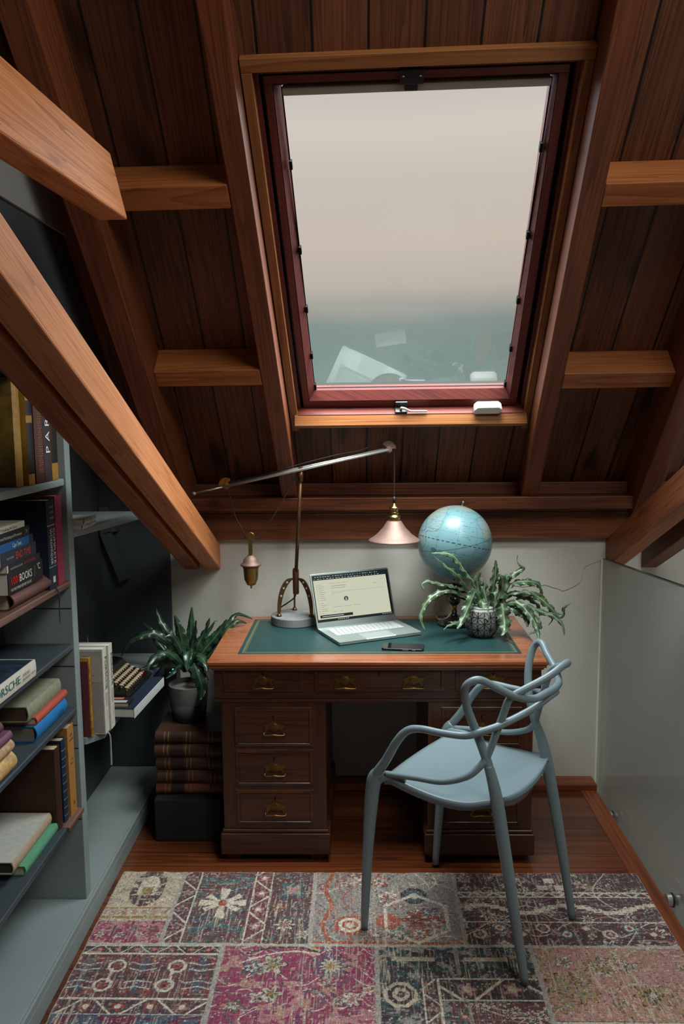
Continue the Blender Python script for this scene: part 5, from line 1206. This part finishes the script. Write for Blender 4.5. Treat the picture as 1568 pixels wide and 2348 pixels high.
# ------------------------------------------------------------------ patchwork rug
def make_rug():
    x0, x1, y0, y1 = -.862, .975, 1.55, 2.712
    st = .0026; nx = int((x1 - x0) / st); ny = int((y1 - y0) / st)
    X, Y = np.meshgrid(x0 + st * np.arange(nx + 1), y0 + st * np.arange(ny + 1))
    rng = np.random.RandomState(11)
    H_, W_ = X.shape
    def noise(sx, sy, seed=0, octv=3):
        r = np.random.RandomState(seed); out = np.zeros((H_, W_)); amp = 1; tot = 0
        for o_ in range(octv):
            gx, gy = max(2, int((x1 - x0) / sx * 2 ** o_) + 2), max(2, int((y1 - y0) / sy * 2 ** o_) + 2)
            g = r.rand(gy + 1, gx + 1); u = (X - x0) / (x1 - x0) * (gx - 1); v = (Y - y0) / (y1 - y0) * (gy - 1)
            i, j = u.astype(int), v.astype(int); fu, fv = u - i, v - j; fu = fu * fu * (3 - 2 * fu); fv = fv * fv * (3 - 2 * fv)
            out += amp * ((g[j, i] * (1 - fu) + g[j, i + 1] * fu) * (1 - fv) + (g[j + 1, i] * (1 - fu) + g[j + 1, i + 1] * fu) * fv); tot += amp; amp *= .55
        return out / tot
    pal = {k: np_lin(v) for k, v in dict(cream='c4b49c', ivory='d2c6b2', pink='b87c7e', mag='96405e', wine='71454a', plum='5e474a', red='a04a3c', teal='4a686c', blue='4c5c70', grn='5c6650', gold='a08248', char='4a4244', grey='928a84', rust='a85538', sal='b48474').items()}
    C = np.zeros((H_, W_, 3)) + pal['wine']
    def put(m, c): C[m] = pal[c]
    def local(a, c, d, e): # patch window and local metres
        m = (X >= a) & (X < c) & (Y >= d) & (Y < e); return m, X - a, Y - d
    wob = (noise(.02, .02, 5) - .5) * .008; wob2 = (noise(.02, .02, 6) - .5) * .008
    def zig(Xl, per, amp): return np.abs(((Xl / per) % 1) - .5) * 2 * amp
    def flower(m, Xl, Yl, cx, cy, r, cols, n=8, ph_=0):
        dx_, dy_ = Xl + wob - cx, Yl + wob2 - cy; rr_ = np.hypot(dx_, dy_); a = np.arctan2(dy_, dx_) + ph_
        petal = r * (.72 + .28 * np.cos(n * a)); 
        put(m & (rr_ < petal * 1.12), 'char'); put(m & (rr_ < petal), cols[0]); put(m & (rr_ < petal * .62), cols[1]); put(m & (rr_ < petal * .32), cols[2])
    def floral(m, Xl, Yl, w, h, bg, cols, seed, n, rmin, rmax):
        put(m, bg); r = np.random.RandomState(seed)
        # trailing stems
        for k in range(6):
            p, q, f_ = r.uniform(0, h), r.uniform(.02, .05), r.uniform(14, 40); yy = p + q * np.sin(Xl * f_ + r.uniform(0, 6)) + wob
            put(m & (np.abs(Yl - yy) < .0022), cols[k % len(cols)][0])
            xx = r.uniform(0, w) + q * np.sin(Yl * f_ + r.uniform(0, 6)); put(m & (np.abs(Xl - xx) < .0022), cols[k % len(cols)][1])
        for k in range(n):
            c = cols[r.randint(len(cols))]; flower(m, Xl, Yl, r.uniform(0, w), r.uniform(0, h), r.uniform(rmin, rmax), c, r.randint(4, 9), r.uniform(0, 3))
    def border(m, Xl, Yl, c0, c1, bg, mot, vertical=False):
        """band between c0 and c1 with diagonal bars and small flowers, ivory guard lines"""
        A, B = (Yl, Xl) if vertical else (Xl, Yl)
        bm_ = m & (B > c0) & (B < c1); w = c1 - c0; put(bm_, bg); per = w * 1.5
        t = (A / per) % 1; d = np.abs((B - c0) / w - t * 1.0 - .1); alt = ((A / per).astype(int) % 2) == 0
        put(bm_ & alt & (np.abs((B - c0) / w - (t * 1.4 - .2)) < .07), 'ivory'); put(bm_ & ~alt & (np.abs((B - c0) / w - (1.2 - t * 1.4)) < .07), 'ivory')
        ca = (np.floor(A / per) + .5) * per + per * .5; rr_ = np.hypot(((A + per * .5) % per) - per * .5, B - (c0 + c1) / 2); an = np.arctan2(B - (c0 + c1) / 2, ((A + per * .5) % per) - per * .5)
        put(bm_ & (rr_ < w * .34 * (.75 + .25 * np.cos(5 * an))), mot[0]); put(bm_ & (rr_ < w * .15), mot[1])
        put(m & ((np.abs(B - c0) < .0028) | (np.abs(B - c1) < .0028)), 'ivory')
    def octm(m, Xl, Yl, cx, cy, r, cols):
        dx_, dy_ = np.abs(Xl + wob - cx), np.abs(Yl + wob2 - cy); d = np.maximum(np.maximum(dx_, dy_), (dx_ + dy_) * .72)
        for k, c in enumerate(cols): put(m & (d < r * (1 - k / len(cols))), c)
    # row A (y 2.31..2.712), row B (1.98..2.31), row C (1.55..1.98)
    m, xl, yl = local(x0, -.630, 2.31, y1)   # faded beige patch with a flame
    put(m, 'cream'); C[m & (noise(.03, .03, 31) > .52)] = pal['cream'] * .8 + pal['plum'] * .2; put(m & (yl < .115), 'mag'); C[m & (yl < .115) & (noise(.02, .02, 8) > .5)] = pal['pink']
    put(m & (np.abs(yl - .135) < .006), 'gold'); put(m & (np.abs(yl - .185) < .004), 'gold'); put(m & (np.abs(yl - .16) < .012) & (((xl * 30) % 1) < .5), 'sal')
    fx = xl - .12; fy = yl - .29; aa = np.hypot(fx * 1.5, fy - np.clip(fy, -.02, .05) * .6); put(m & (aa < .085) & (noise(.012, .012, 9) > .42), 'plum'); put(m & (aa < .05), 'ivory'); put(m & (np.abs(fx) < .018) & (np.abs(fy + .01) < .022), 'gold'); put(m & (np.abs(fy + .045) < .010) & (np.abs(fx) < .05), 'plum')
    for k in range(7): flower(m, xl, yl, .03 + k * .032, .045 + .03 * (k % 2), .016, (['ivory', 'teal', 'gold'], ['grn', 'mag', 'pink'])[k % 2], 6)
    m, xl, yl = local(-.630, -.165, 2.31, y1) # dark patch with a cross-shaped medallion
    put(m, 'wine'); C[m & (noise(.012, .012, 12) > .55)] = pal['plum']; put(m & (noise(.02, .008, 13) > .60), 'teal')
    border(m, xl, yl, .0, .06, 'plum', ('pink', 'teal'), True); border(m, xl, yl, .255, .315, 'wine', ('pink', 'ivory'), True)
    cx, cy = .160, .215; dx_, dy_ = xl + wob - cx, yl + wob2 - cy
    for an_, ln, wd in ((90, .082, .015), (0, .078, .015), (35, .07, .010), (145, .07, .010)):
        a = math.radians(an_); u = dx_ * math.cos(a) + dy_ * math.sin(a); v = -dx_ * math.sin(a) + dy_ * math.cos(a); mm = m & (np.abs(v) < wd * (.45 + np.abs(u) / ln * .7)) & (np.abs(u) < ln); put(mm, 'ivory')
    put(m & (np.hypot(dx_, dy_) < .016), 'rust'); put(m & (np.abs(np.abs(dy_) - .115 - np.abs(dx_) * .35) < .012) & (np.abs(dx_) < .09), 'teal')
    mr = m & (xl > .315); C[mr & (noise(.02, .012, 14) > .5)] = pal['plum']
    flower(mr, xl, yl, .39, .29, .055, ('teal', 'grey', 'pink'), 4, .78); flower(mr, xl, yl, .38, .10, .032, ('ivory', 'wine', 'sal'), 8); flower(mr, xl, yl, .44, .05, .022, ('ivory', 'teal', 'red'), 6); flower(mr, xl, yl, .35, .19, .025, ('rust', 'teal', 'ivory'), 5)
    m, xl, yl = local(-.165, .320, 2.31, y1) # grey-blue and orange patch
    put(m, 'grey'); C[m & (noise(.02, .01, 15) > .5)] = pal['sal'] * .7; C[m & (noise(.02, .01, 16) > .6)] = pal['blue']
    floral(m & (noise(.05, .05, 17) > .3), xl, yl, .485, .40, 'grey', (['ivory', 'rust', 'teal'], ['sal', 'blue', 'ivory'], ['rust', 'ivory', 'blue']), 21, 14, .02, .045)
    put(m & ((np.abs(xl - .035 - zig(yl, .2, .03)) < .008) | ((yl < .018) & (yl > .006))), 'rust')
    octm(m, xl, yl, .125, .10, .05, ('rust', 'ivory', 'rust', 'ivory')); octm(m, xl, yl, .34, .26, .06, ('grey', 'char', 'teal', 'ivory')); octm(m, xl, yl, .25, .12, .04, ('rust', 'red')); hx_ = np.maximum(np.abs(xl - .34), np.abs(xl - .34) * .5 + np.abs(yl - .14) * .8); put(m & (np.abs(hx_ - .10) < .006), 'ivory'); flower(m, xl, yl, .34, .13, .045, ('red', 'char', 'rust'), 6); flower(m, xl, yl, .40, .12, .03, ('rust', 'grey', 'ivory'), 5); flower(m, xl, yl, .28, .06, .03, ('teal', 'ivory', 'rust'), 5)
    m, xl, yl = local(.320, x1 + 1, 2.31, y1) # dark red geometric patch
    put(m, 'plum'); floral(m, xl, yl, .66, .40, 'plum', (['ivory', 'wine', 'teal'], ['pink', 'teal', 'ivory'], ['teal', 'ivory', 'red'], ['cream', 'pink', 'plum']), 22, 60, .012, .030)
    for yy in (.28, .255, .12): put(m & (np.abs(yl - yy) < .0028), 'ivory')
    bb_ = m & (yl > .255) & (yl < .28); put(bb_ & ((np.abs(((xl * 16) % 1) - .5) * 2 - (yl - .255) / .025) ** 2 < .03), 'ivory')
    for cx, cy in ((.33, .35), (.36, .31), (.30, .31)): put(m & (np.abs(xl - cx) < .018) & (np.abs(yl - cy) < .014), 'ivory')
    stair = m & (np.abs(yl - .19 - .02 * np.round(np.sin(xl * 22) * 2) / 2) < .010) & (xl > .02); put(stair, 'ivory')
    for k in range(9): octm(m, xl, yl, .05 + k * .068, .06 + .03 * (k % 2), .022, (('ivory', 'wine', 'pink'), ('teal', 'ivory', 'red'), ('wine', 'ivory'))[k % 3])
    m, xl, yl = local(x0, -.430, y0, 2.31) # deep red patch with latch-hook figures
    put(m, 'wine'); C[m & (noise(.02, .02, 18) > .55)] = pal['plum']; Yb = yl - (1.98 - y0)
    border(m, xl, Yb, .285, .322, 'char', ('red', 'pink')); border(m, xl, Yb, .035, .095, 'plum', ('red', 'ivory')); put(m & (Yb < .035), 'blue'); C[m & (Yb < .03) & (noise(.04, .02, 19) > .5)] = pal['mag'] * .6
    for cx, kind in ((.04, 1), (.12, 0), (.21, 1), (.30, 0), (.385, 1)):
        cy = .19; dx_, dy_ = xl + wob * .5 - cx, Yb + wob2 * .5 - cy
        if kind:
            put(m & (np.abs(dx_) < .006) & (np.abs(dy_) < .075), 'blue'); 
            for q in (-.045, -.02, .02, .045): put(m & (np.abs(dy_ - q - np.abs(dx_) * .25 * np.sign(q)) < .005) & (np.abs(dx_) < .042), 'blue'); put(m & (np.abs(dy_ - q - np.abs(dx_) * .25 * np.sign(q)) < .0018) & (np.abs(dx_) < .042), 'ivory')
            octm(m, xl, Yb, cx, cy, .016, ('char', 'wine'))
            for q in (-1, 1):
                for w_ in (-1, 1): octm(m, xl, Yb, cx + q * .032, cy + w_ * .066, .011, ('red', 'wine'))
        else:
            for q in (-1, 1):
                ccx, ccy = cx + .010 * q, cy + .040 * q; d = np.maximum(np.abs(xl - ccx), np.abs(Yb - ccy)); d2 = np.maximum(d, (np.abs(xl - ccx) + np.abs(Yb - ccy)) * .74)
                put(m & (d2 < .030), 'wine'); put(m & (np.abs(d2 - .024) < .0042), 'ivory'); octm(m, xl, Yb, ccx, ccy, .011, ('red', 'char'))
            put(m & (np.abs(dx_) < .004) & (np.abs(dy_) < .03), 'ivory')
    m, xl, yl = local(-.430, .042, y0, 2.31) # magenta floral patch
    Yb = yl - (1.98 - y0); put(m, 'mag'); C[m & (noise(.05, .05, 23) > .5)] = pal['pink']; C[m & (noise(.04, .04, 24) > .66)] = pal['sal']
    bg = C.copy(); floral(m & (noise(.06, .06, 25) > .42), xl, Yb, .47, .33, 'mag', (['ivory', 'pink', 'gold'], ['cream', 'teal', 'mag'], ['blue', 'ivory', 'gold']), 26, 14, .016, .03)
    for k in range(4):
        yy = .24 + .02 * k + .06 * np.sin((xl - .05) * 9 + k * .25); put(m & (np.abs(Yb - yy) < .0035) & (xl > .06) & (xl < .30), ('ivory', 'char', 'cream', 'gold')[k])
    flower(m, xl, Yb, .335, .235, .055, ('blue', 'cream', 'gold'), 12); flower(m, xl, Yb, .16, .24, .045, ('cream', 'grn', 'gold'), 6); flower(m, xl, Yb, .10, .225, .03, ('teal', 'ivory', 'char'), 5); flower(m, xl, Yb, .40, .10, .03, ('ivory', 'pink', 'mag'), 7); flower(m, xl, Yb, .17, .12, .034, ('cream', 'grn', 'gold'), 5); flower(m, xl, Yb, .07, .07, .025, ('grn', 'cream', 'mag'), 5)
    m, xl, yl = local(.042, .513, y0, 2.31) # dark abrash patch
    Yb = yl - (1.98 - y0); put(m, 'char'); C[m & (noise(.03, .015, 27) > .5)] = pal['teal'] * .7; C[m & (noise(.03, .02, 28) > .62)] = pal['grey']
    put(m & (np.abs(Yb - .27) < .009) & (np.abs(((xl * 4.6) % 1) - .5) < .3), 'cream'); put(m & (np.abs(xl - .24) < .006) & (Yb > .20), 'grey')
    border(m & (xl > .17), xl, Yb, .10, .185, 'char', ('pink', 'cream')); border(m & (Yb < .185), xl, Yb, .13, .175, 'plum', ('sal', 'teal'), True)
    octm(m & (xl < .12), xl, Yb, .065, .12, .05, ('cream', 'char', 'cream', 'plum')); mm = m & (xl > .2) & (Yb < .09); put(mm, 'wine'); floral(mm, xl, Yb, .47, .09, 'wine', (['ivory', 'wine', 'teal'], ['teal', 'red', 'ivory'], ['cream', 'plum', 'red']), 29, 16, .015, .028)
    m, xl, yl = local(.513, x1 + 1, y0, 2.31) # soft pink patch
    Yb = yl - (1.98 - y0); put(m, 'sal'); C[m & (noise(.06, .06, 30) > .5)] = pal['pink'] * .55 + pal['sal'] * .45
    mm = m & (noise(.07, .07, 33) > .5); bgc = C.copy(); floral(mm, xl, Yb, .46, .33, 'sal', (['gold', 'cream', 'char'], ['cream', 'grn', 'gold'], ['gold', 'sal', 'grn']), 34, 16, .015, .035)
    for cx, cy, r in ((.06, .16, .05), (.11, .13, .045), (.05, .09, .04), (.12, .20, .03)): flower(m, xl, Yb, cx, cy, r, ('gold', 'grey', 'gold'), 7)
    flower(m, xl, Yb, .30, .12, .05, ('gold', 'char', 'cream'), 8); flower(m, xl, Yb, .24, .25, .03, ('cream', 'sal', 'grn'), 6); 
    put(m & (np.abs(Yb - .015) < .005), 'cream'); put(m & (np.abs(Yb - .022) < .002), 'char')
    # small knots of stray colour that break up every field
    cell = .0052; ci = ((X + 5) / cell).astype(int) * 7919 + (Y / cell).astype(int) * 104729; hsh = (np.sin(ci * 12.9898) * 43758.5453) % 1.0
    names = ['cream', 'teal', 'pink', 'char', 'ivory', 'rust', 'blue', 'grey']
    for k, nm in enumerate(names): C[(hsh > .80 + k * .022) & (hsh < .80 + (k + 1) * .022)] = C[(hsh > .80 + k * .022) & (hsh < .80 + (k + 1) * .022)] * .35 + pal[nm] * .65
    C *= (.86 + .28 * noise(.015, .015, 61, 2))[..., None]
    # seams
    for xx, a, c in ((-.630, 2.31, y1), (-.165, 2.31, y1), (.320, 2.31, y1), (-.430, y0, 2.31), (.042, y0, 2.31), (.513, y0, 2.31)):
        mm = (np.abs(X + wob - xx) < .0075) & (Y > a) & (Y < c); C[mm] = pal['grey'] * .8 + pal['ivory'] * .25
    mm = (np.abs(Y + wob2 - 2.31) < .0065); C[mm] = pal['ivory'] * .6 + pal['grey'] * .3
    ed = np.minimum(np.minimum(X - x0, x1 - X), y1 - Y); C[ed < .006] = pal['cream'] * .8
    # wear: pale warp threads and faded areas
    thr = (rng.rand(H_, 1) * .0 + noise(.003, .05, 41, 2)); thr2 = noise(.05, .004, 42, 2); wear = noise(.25, .25, 43, 3)
    w1 = np.clip((thr - .60) * 5, 0, 1) * np.clip(.35 + (wear - .45) * 3, 0, 1) * .85
    w2 = np.clip((thr2 - .62) * 5, 0, 1) * np.clip(.3 + (.55 - wear) * 3, 0, 1) * .65
    fade = np.clip(w1 + w2, 0, 1)[..., None]; C = C * (1 - fade) + pal['cream'] * fade
    C = C * (.9 + .2 * rng.rand(H_, W_))[..., None]; lum = C.mean(-1, keepdims=True); C = C * .88 + lum * .12
    Z_ = .0085 + .0016 * noise(.006, .006, 44, 2) + .0025 * (noise(.3, .3, 45, 2) - .3)
    Z_[ed < .004] = .003
    co = np.stack([X + (noise(.05, .05, 46) - .5) * .006 * (ed < .03), Y + (noise(.03, .03, 47) - .5) * .010 * (ed < .02), Z_], -1).reshape(-1, 3)
    me = bpy.data.meshes.new('rug'); n_ = W_ * H_
    i = np.arange(nx)[None, :] + np.arange(ny)[:, None] * W_; fc = np.stack([i, i + 1, i + 1 + W_, i + W_], -1).reshape(-1, 4)
    me.vertices.add(n_); me.vertices.foreach_set('co', co.astype(np.float32).ravel()); me.loops.add(fc.size); me.loops.foreach_set('vertex_index', fc.astype(np.int32).ravel())
    me.polygons.add(len(fc)); me.polygons.foreach_set('loop_start', np.arange(0, fc.size, 4, dtype=np.int32)); me.update(calc_edges=True)
    me.polygons.foreach_set('use_smooth', [True] * len(fc))
    vcol(me, np.concatenate([C.reshape(-1, 3), np.ones((n_, 1))], 1))
    me.materials.append(attrmat('rug_pile', rough=.95, spec=.15, weave=True))
    o = bpy.data.objects.new('rug', me); COL.objects.link(o)
    tag(o, 'worn patchwork rug of faded red, pink and teal oriental pieces', 'rug')
    fb = MB(); rg = random.Random(9)
    for k in range(420):
        x = rg.uniform(x0, x1); l = rg.uniform(.003, .012); dx_ = rg.uniform(-.006, .006); y = y1 - .001
        fb.hexa([(x, y, .003), (x + .0009, y, .003), (x + dx_ + .0009, y + l, .0015), (x + dx_, y + l, .0015), (x, y, .0042), (x + .0009, y, .0042), (x + dx_ + .0009, y + l, .0025), (x + dx_, y + l, .0025)])
    fb.build('fringe', plain('rug_fringe', 'a89c8c', rough=1), o)
make_rug()
